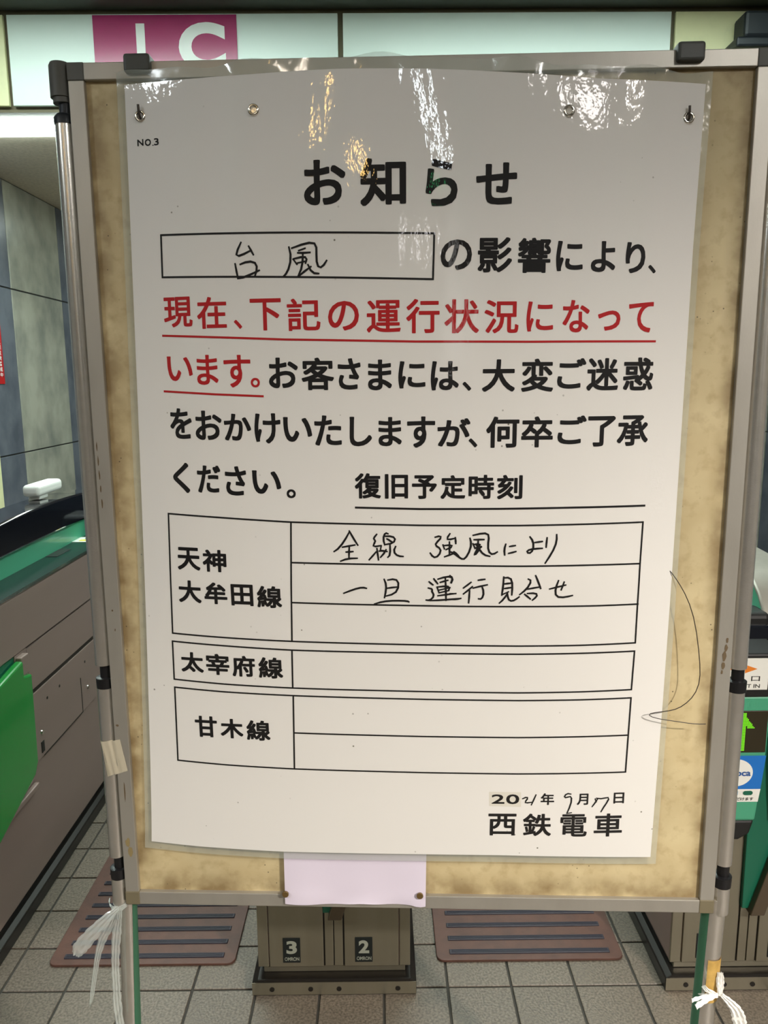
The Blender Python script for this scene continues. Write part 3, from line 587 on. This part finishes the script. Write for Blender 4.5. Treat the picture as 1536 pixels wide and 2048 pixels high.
# left gate (seen from the passage side), middle gate, right gate
YF, YB = 1.69, 3.45
gl = empty('ticket_gate', (-1.375, 0, 0)); tag(gl, 'ticket gate at left with open green flap and long steel side', 'ticket gate', None)
gate_cabinet(gl, .362, YF, YB, '4', '5')
gm = empty('ticket_gate', (-.3105, 0, 0)); tag(gm, 'middle ticket gate with number plates 3 and 2, below the notice board', 'ticket gate')
gate_cabinet(gm, .376, YF, YB, '3', '2'); console(gm, .008, YF, W=.376); console(gm, .008, YF, True, .376)
gr = empty('ticket_gate', (.711, 0, 0)); tag(gr, 'right ticket gate with green reader column and lit arrow display', 'ticket gate')
gate_cabinet(gr, .376, YF, YB, '1', '1'); console(gr, .0, YF, W=.376); console(gr, .0, YF, True, .376)
for g, W, k in ((gl, .362, 'black'), (gm, .376, 'black'), (gr, .376, 'silver')): spine(g, W, YF, YB, k)
for g in (gm, gr):
    # green wedge between the reader columns with steel bevels
    W = .376; c = W*.5
    MB().prism([(c-.025, .222), (c+.012, .222), (c+.06, .42), (c+.07, .78), (c-.03, .78)], YF-.012, YF+.002, 'y').build('wedge', M_dgreen, g, bevel=.002)
    MB().prism([(c-.012, .215), (c+.022, .215), (c+.078, .42), (c+.098, .78), (c+.07, .78), (c+.045, .42)], YF-.03, YF-.001, 'y').build('wedge_bevel', mat('wedge_brown', srgb(96,84,68), .4, metal=.5), g, bevel=.002)

# details of the left gate's passage side, local x of the side face = .362
S = .362
MB().prism([(YF+.20, .752), (YB-.02, .752), (YB-.02, .757), (YF+.20, .757)], S-.002, S+.0008, 'x').build('side_seam', M_dark, gl)
MB().prism([(2.09, .608), (YB-.02, .608), (YB-.02, .620), (2.09, .620)], S-.002, S+.0012, 'x').build('side_groove', M_dark, gl)
MB().box(S, S+.005, 2.095, YB-.02, .622, .751).build('side_panel', M_steel, gl, bevel=.0012)
MB().box(S, S+.009, YF+.01, YB-.02, .759, .918).build('side_panel', M_steel, gl, bevel=.003)
MB().box(S, S+.004, 2.10, YB-.02, .40, .607).build('side_panel', M_steel, gl, bevel=.0012)
def flap_set(g, S, s):
    def X_(a, c): return sorted((S+s*a, S+s*c))
    MB().box(*X_(0, .006), 2.02, 2.092, .36, .757).build('flap_frame', M_steel, g, bevel=.002)
    MB().box(*X_(.003, .022), 2.025, 2.07, .695, .750).build('flap_bracket', M_steel, g, bevel=.003)
    MB().prism([(1.70, .70), (2.02, .745), (2.02, .70), (2.065, .69), (2.058, .43), (2.035, .398), (1.70, .29)], *X_(.006, .030), 'x').build('flap', M_flap, g, bevel=.006)
    MB().prism([(1.70, .755), (2.03, .755), (2.03, .37), (1.70, .25)], *X_(.0005, .003), 'x').build('flap_recess', M_dgreen, g)
    MB().box(*X_(0, .016), 1.72, 2.08, .335, .352).build('flap_ledge', M_steel, g, bevel=.003)
flap_set(gl, S, 1); flap_set(gm, 0, -1); flap_set(gm, .376, 1); flap_set(gr, 0, -1)
for y, z in ((2.20, .560), (2.29, .560), (2.50, .560), (2.70, .560)):
    MB().lathe((S+.004, y, z), [(.0045, 0), (.0045, .0008)], 10, 'x').build('screw', M_dark, gl)
for y, z in ((2.146, .474), (2.51, .335+.13)):
    MB().lathe((S+.004, y, z), [(.008, 0), (.007, .003), (.003, .004)], 14, 'x').build('lock', M_ring, gl, smooth=40)
MB().box(S+.004, S+.0055, 2.135, 2.155, .413, .447).build('latch', M_gblack, gl, bevel=.001)
MB().box(S+.004, S+.0048, 2.452, 2.456, .40, .52).build('seam', M_dark, gl)
MB().box(S+.004, S+.0048, 2.15, 2.456, .398, .402).build('seam', M_dark, gl)
MB().box(S-.006, S+.0095, YF+.01, YB-.02, .918, .922).build('edge_trim', M_ring, gl)
# things on the shelf
MB().box(.235, .275, 2.56, 2.68, .912, .9135).build('card_slot', M_gblack, gl, bevel=.0006)
sl = MB().box(.222, .340, 2.80, 2.89, .912, .9135).build('shelf_label', M_white, gl)
MB().box(.25, .33, 2.815, 2.84, .9136, .9142).build('label_band', M_yellow, sl)
a = MB().add([(.26, 2.85, .9143), (.29, 2.845, .9143), (.32, 2.85, .9143), (.32, 2.86, .9143), (.29, 2.855, .9143), (.26, 2.86, .9143)], [tuple(range(6))]); a.build('label_arrow', M_ink, sl)
MB().box(.238, .355, 2.96, 3.10, .912, .985).build('end_box', M_gblack, gl, bevel=.02, seg=4)
# right gate extras
MB().add([(.055, 1.80, .9125), (.14, 1.80, .9125), (.125, 1.87, .9125), (.055, 1.87, .9125)], [(0, 1, 2, 3)]).build('shelf_label', M_yellow, gr)
MB().box(.10, .20, 1.72, 1.80, .90, .955).build('slot_cover', M_gblack, gr, bevel=.012, seg=3)
# white reader standing on the left hood
rd = empty('card_reader', (-1.215, 2.66, 1.103)); tag(rd, 'small white rounded box standing on the black hood of the left gate', 'card reader')
MB().box(-.03, .03, -.005, .20, .0, .042).build('housing', M_white, rd, bevel=.014, seg=4)
MB().box(-.02, .02, .02, .09, -.012, .004).build('foot', M_white, rd, bevel=.003)

# ---------------------------------------------------------------- brown floor plates
def floor_plate(x0, x1, y0, label, n=14):
    t = empty('floor_plate', ((x0+x1)/2, y0, 0)); tag(t, label, 'floor plate', 'floor plates in the gate passages')
    hw = (x1-x0)/2; r = .02; pts = []
    for cx, cy, a0 in ((hw-r, r, -90), (hw-r, n*.05+.06-r, 0), (-hw+r, n*.05+.06-r, 90), (-hw+r, r, 180)):
        for k in range(5): 
            a = math.radians(a0+k*22.5); pts.append((cx+r*math.cos(a), cy+r*math.sin(a)))
    MB().prism(pts, .0002, .007, 'z').build('plate', M_mat, t, bevel=.0015)
    for k in range(n):
        y = .028+k*.05; s = MB()
        s.prism([(y-.0085, .0068), (y+.0085, .0068), (y+.007, .0105), (y-.007, .0105)], -hw+.035, hw-.032, 'x')
        g = s.build('strip', M_slot, t, bevel=.001)
        for q in (-.0042, .0, .0042): s2 = MB().box(-hw+.04, hw-.037, y+q-.0009, y+q+.0009, .0105, .0114); s2.build('rib', M_slot, g)
floor_plate(-.874, -.388, 1.774, 'brown ribbed floor plate in the passage left of the middle gate')
floor_plate(.139, .628, 1.776, 'brown ribbed floor plate in the passage right of the middle gate')

# ---------------------------------------------------------------- red warning strip on the left wall
rs = empty('warning_sign', (WX, 3.80, 1.60)); tag(rs, 'narrow red warning sign with white vertical writing on the left wall', 'sign')
MB().box(0, .004, -.045, .10, -.11, .26).build('face', M_red, rs)
t = MB()
for i, ch in enumerate('ひったくり置引注意警戒中'):
    vs, fs = glyph(ch, .02, 2); z = .218-i*.0268
    t.add([(.0048, .058+v[0]*.026, z+v[1]*.022) for v in vs], fs)
for i, ch in enumerate('貴重品は手元から離さず'):
    vs, fs = glyph(ch, .02, 2); z = .160-i*.0235
    t.add([(.0048, .018+v[0]*.022, z+v[1]*.019) for v in vs], fs)
t.build('lettering', M_white, rs)

# ---------------------------------------------------------------- notice board on its stand
# board frame: u across, v up from the lower edge, w towards the viewer; local = (u, -w, v + BZ)
BZ = .688; BROT = math.radians(-2.25)
BM = Matrix.Translation((-.4045, 1.0961, 0)) @ Matrix.Rotation(BROT, 4, 'Z')
def amp(v):
    T = [(.06, .009), (.21, .015), (.36, .024), (.53, .040), (.80, .048), (1.19, .054)]
    if v <= T[0][0]: return T[0][1]
    for (a, p), (b_, q) in zip(T, T[1:]):
        if v <= b_: return p+(q-p)*(v-a)/(b_-a)
    return T[-1][1]
def lerpx(x, P):
    if x <= P[0][0]: return P[0][1]
    for (a, p), (b_, q) in zip(P, P[1:]):
        if x <= b_: return p+(q-p)*(x-a)/(b_-a)
    return P[-1][1]
def sheet_w(u, v):
    s = min(abs((u-.456)/.385), 1.1)
    p = lerpx(v, [(.06, 3.2), (.5, 3.0), (1.15, 2.1)])
    return .007 + amp(v)*(1-s**p)
def on_board(u0, v0, name):
    o = empty(name); o.matrix_world = BM @ Matrix.Translation((u0, 0, v0+BZ)); return o
def L3(u, v, w, o=(0, 0)): return (u-o[0], -w, v+BZ-(o[1]+BZ))

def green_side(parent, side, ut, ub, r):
    """inner side of a leg in green: a thin shell over part of its round"""
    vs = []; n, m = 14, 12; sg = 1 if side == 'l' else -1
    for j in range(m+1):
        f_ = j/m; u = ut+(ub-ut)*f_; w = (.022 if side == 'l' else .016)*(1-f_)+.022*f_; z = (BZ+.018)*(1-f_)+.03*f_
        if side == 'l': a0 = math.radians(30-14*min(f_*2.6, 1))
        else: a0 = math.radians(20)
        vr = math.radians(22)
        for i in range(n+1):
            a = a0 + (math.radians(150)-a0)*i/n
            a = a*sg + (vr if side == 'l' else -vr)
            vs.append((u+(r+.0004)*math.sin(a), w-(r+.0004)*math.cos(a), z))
    MB().add(vs, [(j*(n+1)+i, j*(n+1)+i+1, (j+1)*(n+1)+i+1, (j+1)*(n+1)+i) for j in range(m) for i in range(n)]).build('green_shell', M_legreen, parent, smooth=60)
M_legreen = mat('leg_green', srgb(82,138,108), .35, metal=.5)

nb = empty('notice_board'); nb.matrix_world = BM
tag(nb, 'tan display board in aluminium frame on a two pole stand', 'notice board')
B = lambda u0_, u1_, v0_, v1_, w0, w1: MB().box(u0_, u1_, -w1, -w0, v0_+BZ, v1_+BZ)
BW, BH, FR = .912, 1.222, .0215
B(FR-.004, BW-FR+.004, FR-.004, BH-FR+.004, -.020, -.003).build('panel', M_board, nb)
for nm, a in (('frame_rail', (FR, BW-FR, BH-FR, BH)), ('frame_rail', (FR, BW-FR, 0, FR)), ('frame_rail', (0, FR, FR, BH-FR)), ('frame_rail', (BW-FR, BW, FR, BH-FR))):
    B(*a, -.024, .004).build(nm, M_alu, nb, bevel=.0012)
for a, c in ((0, BH-FR), (BW-FR, BH-FR), (0, 0), (BW-FR, 0)):
    B(a-.0006, a+FR+.0006, c-.0006, c+FR+.0006, -.0245, .0046).build('corner_cap', M_cap if c > 0 else mat('cap_worn', srgb(112,104,82), .5), nb, bevel=.0015)
for side, uc, r in (('l', -.0138, .0125), ('r', .9262, .0135)):
    w0 = -.010
    T = lambda a, b_, rr, du=0., dw=0.: MB().lathe((uc+du, -(w0+dw), 0), [(rr, a+BZ), (rr, b_+BZ)], 28)
    MB().lathe((uc-.001, -w0, BZ), [(.0145, 1.183), (.0145, 1.222), (.0125, 1.226)], 28).build('pole_cap', M_cap, nb, smooth=40)
    T(1.176, 1.183, .0125).build('cap_ring', M_cap, nb, smooth=40)
    T(1.155, 1.176, .0085, .003).build('pole_neck', M_navy, nb, smooth=40)
    MB().lathe((uc, -w0, BZ), [(.0135, 1.150), (.0138, 1.158), (.010, 1.163)], 28).build('collar', M_navy, nb, smooth=40)
    T(.3925, 1.150, r).build('upper_pole', M_pole, nb, smooth=40)
    T(.365, .394, r*.66, .002).build('joint_neck', M_black, nb, smooth=40)
    MB().lathe((uc+.0005, -w0, BZ), [(r*1.05, .3565), (r*1.08, .372), (r*.90, .373)], 28).build('joint_ring', M_black, nb, smooth=40)
    T(.0775, .357, r).build('middle_pole', M_pole, nb, smooth=40)
    T(.050, .079, r*.66, .002).build('joint_neck', M_black, nb, smooth=40)
    MB().lathe((uc+.0005, -w0, BZ), [(r*1.05, .0395), (r*1.08, .056), (r*.90, .057)], 28).build('joint_ring', M_black, nb, smooth=40)
    T(-.006, .0400, r).build('lower_pole', M_pole, nb, smooth=40)
    lean = (.0065, -.0035) if side == 'l' else (-.005, -.0095)
    rr = .0142 if side == 'l' else .0172
    lt = uc+lean[0]; lb_ = uc+lean[1]-(.012 if side == 'l' else .010)
    MB().tube([(lt, .022 if side == 'l' else .016, BZ+.018), (lb_, .022, .03)], rr, 28).build('leg', M_pole, nb, smooth=40)
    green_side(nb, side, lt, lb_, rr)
    MB().box(lb_-.02, lb_+.02, -.24, .28, .0, .03).build('foot', M_pole, nb, bevel=.006)
    for vv in (1.06, .20):
        e0, e1 = (uc+.004, .003) if side == 'l' else (BW-.003, uc-.004)
        B(e0, e1, vv, vv+.03, -.018, -.004).build('bracket', M_cap, nb)

M_scuff = mat('scuff_brown', srgb(96,80,56), .7); M_glue = mat('glue_stain', srgb(138,122,84), .5)
def blots(name, m, spots, w):
    s = MB()
    for u, v, ru, rv in spots:
        n = 9; s.add([(u+ru*random.uniform(.6, 1.1)*math.cos(2*PI*k/n), -w, v+BZ+rv*random.uniform(.6, 1.1)*math.sin(2*PI*k/n)) for k in range(n)], [tuple(range(n))])
    s.build(name, m, nb)
blots('scuff', M_scuff, [(.9035, .438, .0022, .004), (.9025, .427, .0028, .006), (.9010, .414, .0035, .009), (.9000, .400, .0030, .006), (.8988, .390, .0016, .004)], .0044)
blots('scuff', M_scuff, [(.0045+.0005*k, .72-.02*k, .0012, .008) for k in range(5)], .0044)
blots('scuff', M_scuff, [(.0105, .48, .0016, .002), (.0125, .45, .001, .0025), (.006, .30, .003, .002), (.010, .19, .001, .02)], .0044)
blots('glue_stain', M_glue, [(.0095, .106, .0045, .010), (.0125, .090, .004, .011)], .0044)

# ---------------------------------------------------------------- the poster
PO = (.45, .10)
po = on_board(PO[0], PO[1], 'poster')
tag(po, 'large laminated white notice with Japanese print, bulging off the tan board', 'poster')
def edgeL(v): return .0460 + (.0765-.0460)*min(max((v-.10)/(1.19-.10), 0), 1)**.75
def edgeR(v): return lerpx(v, [(.097, .8100), (.35, .8144), (.74, .8175), (.98, .819), (1.178, .8236)])
def topV(u): return lerpx(u, [(.0759, 1.192), (.17, 1.1893), (.25, 1.188), (.31, 1.188), (.36, 1.188), (.467, 1.185), (.57, 1.1805), (.683, 1.176), (.8236, 1.178)])
def botV(u): return lerpx(u, [(.0483, .1095), (.124, .1060), (.256, .1025), (.43, .1022), (.58, .1022), (.70, .100), (.81, .0972)])
def sheet_pt(a, b_, grow=(0, 0, 0, 0), dw=0.0):
    v = .10+b_*1.09
    uL, uR = edgeL(v)-grow[0], edgeR(v)+grow[1]; u = uL+(uR-uL)*a
    t, bt = topV(u)+grow[2], botV(u)-grow[3]; v = bt+(t-bt)*b_
    uL, uR = edgeL(v)-grow[0], edgeR(v)+grow[1]; u = uL+(uR-uL)*a
    return L3(u, v, sheet_w(u, v)+dw, PO), u, v
NX, NY = 70, 60
grid = [[sheet_pt(i/NX, j/NY)[0] for i in range(NX+1)] for j in range(NY+1)]
s = MB(); s.add([p for r_ in grid for p in r_], [(j*(NX+1)+i, j*(NX+1)+i+1, (j+1)*(NX+1)+i+1, (j+1)*(NX+1)+i) for j in range(NY) for i in range(NX)])
sh = s.build('paper', M_paper, po, smooth=60)
md = sh.modifiers.new('thick', 'SOLIDIFY'); md.thickness = .0006; md.offset = -1
es = sh.modifiers.new('crisp_rim', 'EDGE_SPLIT'); es.split_angle = math.radians(35)
# clear laminate margin round the paper
GL = (.0105, .0085, .0145, .0115)
ring = []
def mpt(a, b_, k):
    """k=0 paper edge, 1 film edge; wavy along the top"""
    wav = .0025*math.sin(a*31)+.002*math.sin(a*57+1) if b_ > .5 else 0
    g = tuple(x*k for x in GL)
    p, u, v = sheet_pt(a, b_, g)
    return (p[0], p[1]-(.0004+wav*k if b_ > .5 else .0002), p[2]+(wav*k*.6 if b_ == 1 else 0))
loop = [(i/NX, 0) for i in range(NX)] + [(1, j/NY) for j in range(NY)] + [(1-i/NX, 1) for i in range(NX)] + [(0, 1-j/NY) for j in range(NY)]
fm = MB(); K = 3
fm.add([mpt(a, b_, k/(K-1)) for k in range(K) for a, b_ in loop],
       [(k*len(loop)+i, k*len(loop)+(i+1) % len(loop), (k+1)*len(loop)+(i+1) % len(loop), (k+1)*len(loop)+i) for k in range(K-1) for i in range(len(loop))])
fm.build('laminate_margin', M_film, po, smooth=60)

def cut(vs, fs, u0_, u1_, step=.012):
    """slice a flat glyph mesh into narrow strips so it can follow the bulge"""
    b = bmesh.new(); vv = [b.verts.new((x, 0, z)) for x, z in vs]
    for f_ in fs:
        try: b.faces.new([vv[i] for i in f_])
        except ValueError: pass
    x = u0_+step
    while x < u1_:
        g = b.verts[:]+b.edges[:]+b.faces[:]
        bmesh.ops.bisect_plane(b, geom=g, plane_co=(x, 0, 0), plane_no=(1, 0, 0)); x += step
    b.verts.index_update()
    out = [(v.co.x, v.co.z) for v in b.verts], [tuple(v.index for v in f_.verts) for f_ in b.faces]
    b.free(); return out
LIFT = .00035
BOLD = dict(title=.0017, body=.0011, red=.0008, time=.0010, table=.0010, date=.0005, name=.0008, number=.0003)
NAME = dict(title='title_print', body='body_print', red='red_print', time='time_print', table='line_name_print', date='date_print', name='company_print', number='form_number_print')
def text_lines(L_):
    out = []
    for g in L_:
        vm = (g[2]+g[4])/2; xr = g[1]
        if out and abs(vm-out[-1][-1][5]) < 190 and xr > out[-1][-1][3]-40: out[-1].append(g+[vm])
        else: out.append([g+[vm]])
    return [[g[:5] for g in o] for o in out]
for grp, L_ in [(g_, l_) for g_, A_ in GLYPHS.items() for l_ in text_lines(A_)]:
    t = MB()
    for ch, a, b_, c_, d_ in L_:
        # the strokes are thickened by overlaid copies shifted a fraction of a millimetre
        k = BOLD[grp] * (.6 if ch in '。、' else 1)
        a, b_, c_, d_ = a/1e4+k, b_/1e4+k, c_/1e4-k, d_/1e4-k
        vs, fs = glyph(ch, 0, 4)
        pts = [(a+x*(c_-a), b_+y*(d_-b_)) for x, y in vs]
        pts, fs = cut(pts, fs, a, c_)
        for q in range(8):
            du, dv = k*math.cos(q*PI/4), k*math.sin(q*PI/4)
            if q % 2: du, dv = du*1.25, dv*1.25
            t.add([L3(u+du, v+dv, sheet_w(u+du, v+dv)+LIFT+q*.000004, PO) for u, v in pts], fs)
    t.build(NAME[grp], M_pred if grp == 'red' else M_ptext, po, smooth=60)
def ribbon(mb, pts, hw, lift, round_end=True):
    """a stroke of half width hw along (u, v) points on the bulging sheet"""
    P = [Vector((p[0], p[1])) for p in pts]; Q = [P[0]]
    for a, b_ in zip(P, P[1:]):
        n = max(1, int((b_-a).length/.008))
        Q += [a+(b_-a)*k/n for k in range(1, n+1)]
    if round_end and len(P) > 2:
        for _ in range(2): Q = [Q[0]] + [(Q[i-1]+Q[i]*2+Q[i+1])/4 for i in range(1, len(Q)-1)] + [Q[-1]]
    vs = []
    for i, p in enumerate(Q):
        d = (Q[min(i+1, len(Q)-1)]-Q[max(i-1, 0)])
        if d.length < 1e-9: d = Vector((1, 0))
        d.normalize(); nrm = Vector((-d.y, d.x))
        ext = d*hw*(-1 if i == 0 else (1 if i == len(Q)-1 else 0))*.8
        k = .75 if (round_end and i in (0, len(Q)-1)) else 1
        for sg in (-1, 1):
            q = p+ext+nrm*hw*sg*k; vs.append(L3(q.x, q.y, sheet_w(q.x, q.y)+lift, PO))
    mb.add(vs, [(2*i, 2*i+1, 2*i+3, 2*i+2) for i in range(len(Q)-1)])
for grp, L_ in RULES.items():
    t = MB()
    for hw, pts in L_: ribbon(t, [(a/1e4, b_/1e4) for a, b_ in pts], hw/1e4, LIFT+.00005, False)
    t.build('red_underline' if grp == 'red' else 'table_rule', M_pred if grp == 'red' else M_ptext, po)
words_ = {}
for k, (hw, pts) in enumerate(STROKES):
    cu = sum(p[0] for p in pts)/len(pts); cv = sum(p[1] for p in pts)/len(pts)
    key = 'date' if cv < 3000 else ('cause' if cv > 8000 else ('upper' if cv > 5600 else 'lower'))
    ribbon(words_.setdefault(key, MB()), [(a/1e4, b_/1e4) for a, b_ in pts], hw*1.22/1e4, LIFT+.00010+(k % 5)*.00001)
for t in words_.values(): t.build('handwritten_line', M_ptext, po)
# paper patch under the year
pt = []
for u, v in ((0.5644, 0.1847), (0.6118, 0.1837), (0.6112, 0.2076), (0.5639, 0.2082)): pt.append(L3(u, v, sheet_w(u, v)+.0002, PO))
MB().add(pt, [(0, 1, 2, 3)]).build('year_patch', M_patch, po)
# eyelets
def eyelet(u, v, r=.0072):
    w0 = sheet_w(u, v)+.0003
    vs = []; n, m = 28, 10
    for i in range(n):
        for k in range(m):
            A, b_ = 2*PI*i/n, 2*PI*k/m
            rr = r*.76 + r*.27*math.cos(b_)
            vs.append(L3(u+rr*math.cos(A), v+rr*math.sin(A), w0+r*.27*math.sin(b_)+.0004, PO))
    e = MB().add(vs, [(i*m+k, i*m+(k+1) % m, ((i+1) % n)*m+(k+1) % m, ((i+1) % n)*m+k) for i in range(n) for k in range(m)])
    e.build('eyelet', M_ring, po, smooth=80)
EY = [(.0940, 1.1480), (.2435, 1.1355), (.6330, 1.1290), (.8025, 1.1370)]
EYE = EYELETS
for (u, v) in EYE: eyelet(u/1e4, v/1e4)
for (u, v) in EYE[1:3]:
    u, v = u/1e4, v/1e4; n = 20
    MB().add([L3(u+.0042*math.cos(2*PI*k/n), v+.0042*math.sin(2*PI*k/n), sheet_w(u, v)+.0007, PO) for k in range(n)], [tuple(range(n))]).build('eyelet_hole', M_patch, po)

# ---------------------------------------------------------------- clips with hooks through the outer eyelets
def clip(uc, v_, hu, hv, label):
    t = on_board(uc, BH, 'board_clip'); tag(t, label, 'clip', 'dark clips on the top rail')
    c = MB().box(-.0175, .0175, -.012, .030, -.016, .0075)
    c.build('clip_body', M_clip, t, bevel=.004, seg=3)
clip(.0945, BH, EYE[0][0]/1e4, EYE[0][1]/1e4, 'dark clip on the left end of the top rail, above the corner eyelet')
def board_hook(hu, hv, label):
    w1 = sheet_w(hu, hv)
    t = on_board(hu, hv, 'screw_hook'); tag(t, label, 'hook')
    MB().tube([(0, .0032, -.0035), (0, -w1*.6, -.0035), (0, -w1-.003, -.001), (-.0004, -w1-.0045, .003), (-.0008, -w1-.005, .013)], .0017, 10).build('shaft', M_hook, t, smooth=50)
board_hook(EYE[0][0]/1e4, EYE[0][1]/1e4, 'small dark hook sticking up through the left corner eyelet')
board_hook(EYE[3][0]/1e4, EYE[3][1]/1e4, 'small dark hook sticking up through the right corner eyelet')
clip(.8040, BH, EYE[3][0]/1e4, EYE[3][1]/1e4, 'dark clip on the right end of the top rail, above the corner eyelet')

# ---------------------------------------------------------------- blank slip pinned under the poster
SO = (.36, .01)
sp = on_board(SO[0], SO[1], 'paper_slip'); tag(sp, 'blank lilac white paper slip pinned below the poster at the lower rail', 'paper')
nx, ny = 30, 20
def slip(i, j):
    a, b_ = i/nx, j/ny
    u = .2523+(.4735-.2523)*a + (1-b_)*(-.003*a)
    v0_ = .0075 + .0015*a + .0022*math.exp(-((a-.55)/.08)**2) - .0025*math.exp(-((a-.95)/.04)**2)
    v = v0_+(.22-v0_)*b_
    w = .0062 + .004*(1-b_)**6*(.5+.5*math.sin(a*14)) + .0015*math.exp(-((b_-.06)/.03)**2)*math.sin(a*9) + .0006*math.sin(a*7+b_*5)
    return L3(u, v, min(w, .0105) if v < .09 else min(w, .0068), SO)
s = MB().add([slip(i, j) for j in range(ny+1) for i in range(nx+1)], [(j*(nx+1)+i, j*(nx+1)+i+1, (j+1)*(nx+1)+i+1, (j+1)*(nx+1)+i) for j in range(ny) for i in range(nx)])
s.build('sheet', M_slip, sp, smooth=70)
for u, v, lb in ((.2538, .0272, 'brown flat pushpin at the left corner of the slip'), (.4618, .0280, 'brown flat pushpin at the right corner of the slip')):
    t = on_board(u, v, 'pushpin'); tag(t, lb, 'pushpin', 'pushpins on the slip')
    MB().lathe((0, -.0128, 0), [(.0015, .012), (.0015, .003), (.0050, .002), (.0052, .0), (.0046, -.0008)], 24, 'y').build('head', M_pin, t, smooth=40)

# ---------------------------------------------------------------- thin wire poking out beside the poster
t = on_board(.80, .30, 'thin_wire')
W3 = [L3(a/1e4, b_/1e4, c_/1e4, (.80, .30)) for a, b_, c_ in WIRE]
for _ in range(2): W3 = [W3[0]]+[tuple((Vector(W3[i-1])+2*Vector(W3[i])+Vector(W3[i+1]))/4) for i in range(1, len(W3)-1)]+[W3[-1]]
head_ = [L3(WIRE[0][0]/1e4-.03, WIRE[0][1]/1e4+.03, .001, (.80, .30))]
MB().tube(head_+W3, .00062, 8).build('wire', M_wire, t, smooth=60)
tag(t, 'thin dark bent wire sticking out from behind the right edge of the poster', 'wire')

# ---------------------------------------------------------------- tape on the left pole
t = on_board(0, .25, 'tape_strip'); tag(t, 'translucent paper tape stuck across the left pole and frame', 'tape')
s = MB(); n = 10; vs = []
for j in range(2):
    for i in range(n+1):
        a = i/n; tu, tb = -.0262, -.0150
        u = (tu+(.0085-tu)*a) if j else (tb+(.0172-tb)*a)
        v = (.2712+.0065*a) if j else (.2160+.011*a)
        d = (u+.0138)/.0129
        w = -.010+.0129*math.sqrt(max(0, 1-d*d))+.0004 if abs(d) < 1 and u < -.004 else .0046
        w = max(w, -.006) if u < -.004 else .0046
        vs.append(L3(u, v, w+.0004, (0, .25)))
s.add(vs, [(i, i+1, n+2+i, n+1+i) for i in range(n)]); s.build('strip', M_tape, t, smooth=60)
# yellowed tape remains low on the right leg
t = on_board(.915, -.13, 'tape_patch'); tag(t, 'yellowed tape patch on the right leg just above the tie', 'tape')
s = MB(); n = 14; vs = []
for j in range(7):
    for i in range(n+1):
        th = -.45+1.75*i/n; vv = -.085-.075*j/6; k = (BZ-(vv+BZ))/BZ
        cu = .9212 + (vv-.018)*.0215; r = .0176
        vs.append(L3(cu+r*math.sin(th), vv, -.016+r*math.cos(th), (.915, -.13)))
s.add(vs, [(j*(n+1)+i, j*(n+1)+i+1, (j+1)*(n+1)+i+1, (j+1)*(n+1)+i) for j in range(6) for i in range(n)])
s.build('patch', mat('tape_yellow', srgb(206,168,92), .5, vary=.5, vscale=60, vcol=srgb(150,118,56)), t, smooth=60)

# ---------------------------------------------------------------- plastic string ties
def strand(mb, pts, widths, depth_tw=.3, n_sub=5, folds=3):
    """a crinkled ribbon: centre line (u, v, w), half widths"""
    P = [Vector(p) for p in pts]; Q = []; Wd = []
    for i in range(len(P)-1):
        for k in range(n_sub):
            f_ = k/n_sub
            p0, p1, p2, p3 = P[max(i-1, 0)], P[i], P[i+1], P[min(i+2, len(P)-1)]
            Q.append(.5*((2*p1)+(p2-p0)*f_+(2*p0-5*p1+4*p2-p3)*f_*f_+(3*p1-p0-3*p2+p3)*f_**3)); Wd.append(widths[i]*(1-f_)+widths[i+1]*f_)
    Q.append(P[-1]); Wd.append(widths[-1]); m = folds*2; vs = []
    for i, q in enumerate(Q):
        d = (Q[min(i+1, len(Q)-1)]-Q[max(i-1, 0)]).normalized(); side = d.cross(Vector((0, 0, 1))); 
        if side.length < .1: side = Vector((1, 0, 0))
        side.normalize()
        for k in range(m+1):
            a = k/m*2-1
            zz = .0019*(1 if k % 2 else -1)*(.6+.4*math.sin(i*1.7+k))
            e = q+side*a*Wd[i]*(1+.08*math.sin(i*2.1)); vs.append((e.x, e.y, e.z+zz))
    mb.add(vs, [(i*(m+1)+k, i*(m+1)+k+1, (i+1)*(m+1)+k+1, (i+1)*(m+1)+k) for i in range(len(Q)-1) for k in range(m)])
def tie_build(name_o, segs, org, m, label):
    t = on_board(org[0], org[1], 'plastic_tie'); tag(t, label, 'tie', 'plastic string ties on the legs')
    for nm, pts, wd in segs:
        s = MB(); strand(s, pts, wd)
        s.v = [L3(p[0], p[1], p[2], org) for p in s.v]
        o = s.build(nm, m, t, smooth=50)
tie_build('l', TIE_L, (-.01, -.02), M_tie, 'crumpled clear plastic string tied round the left leg, ends hanging')
tie_build('r', TIE_R, (.92, -.14), M_tie2, 'white plastic string knotted round the right leg, ends splayed')
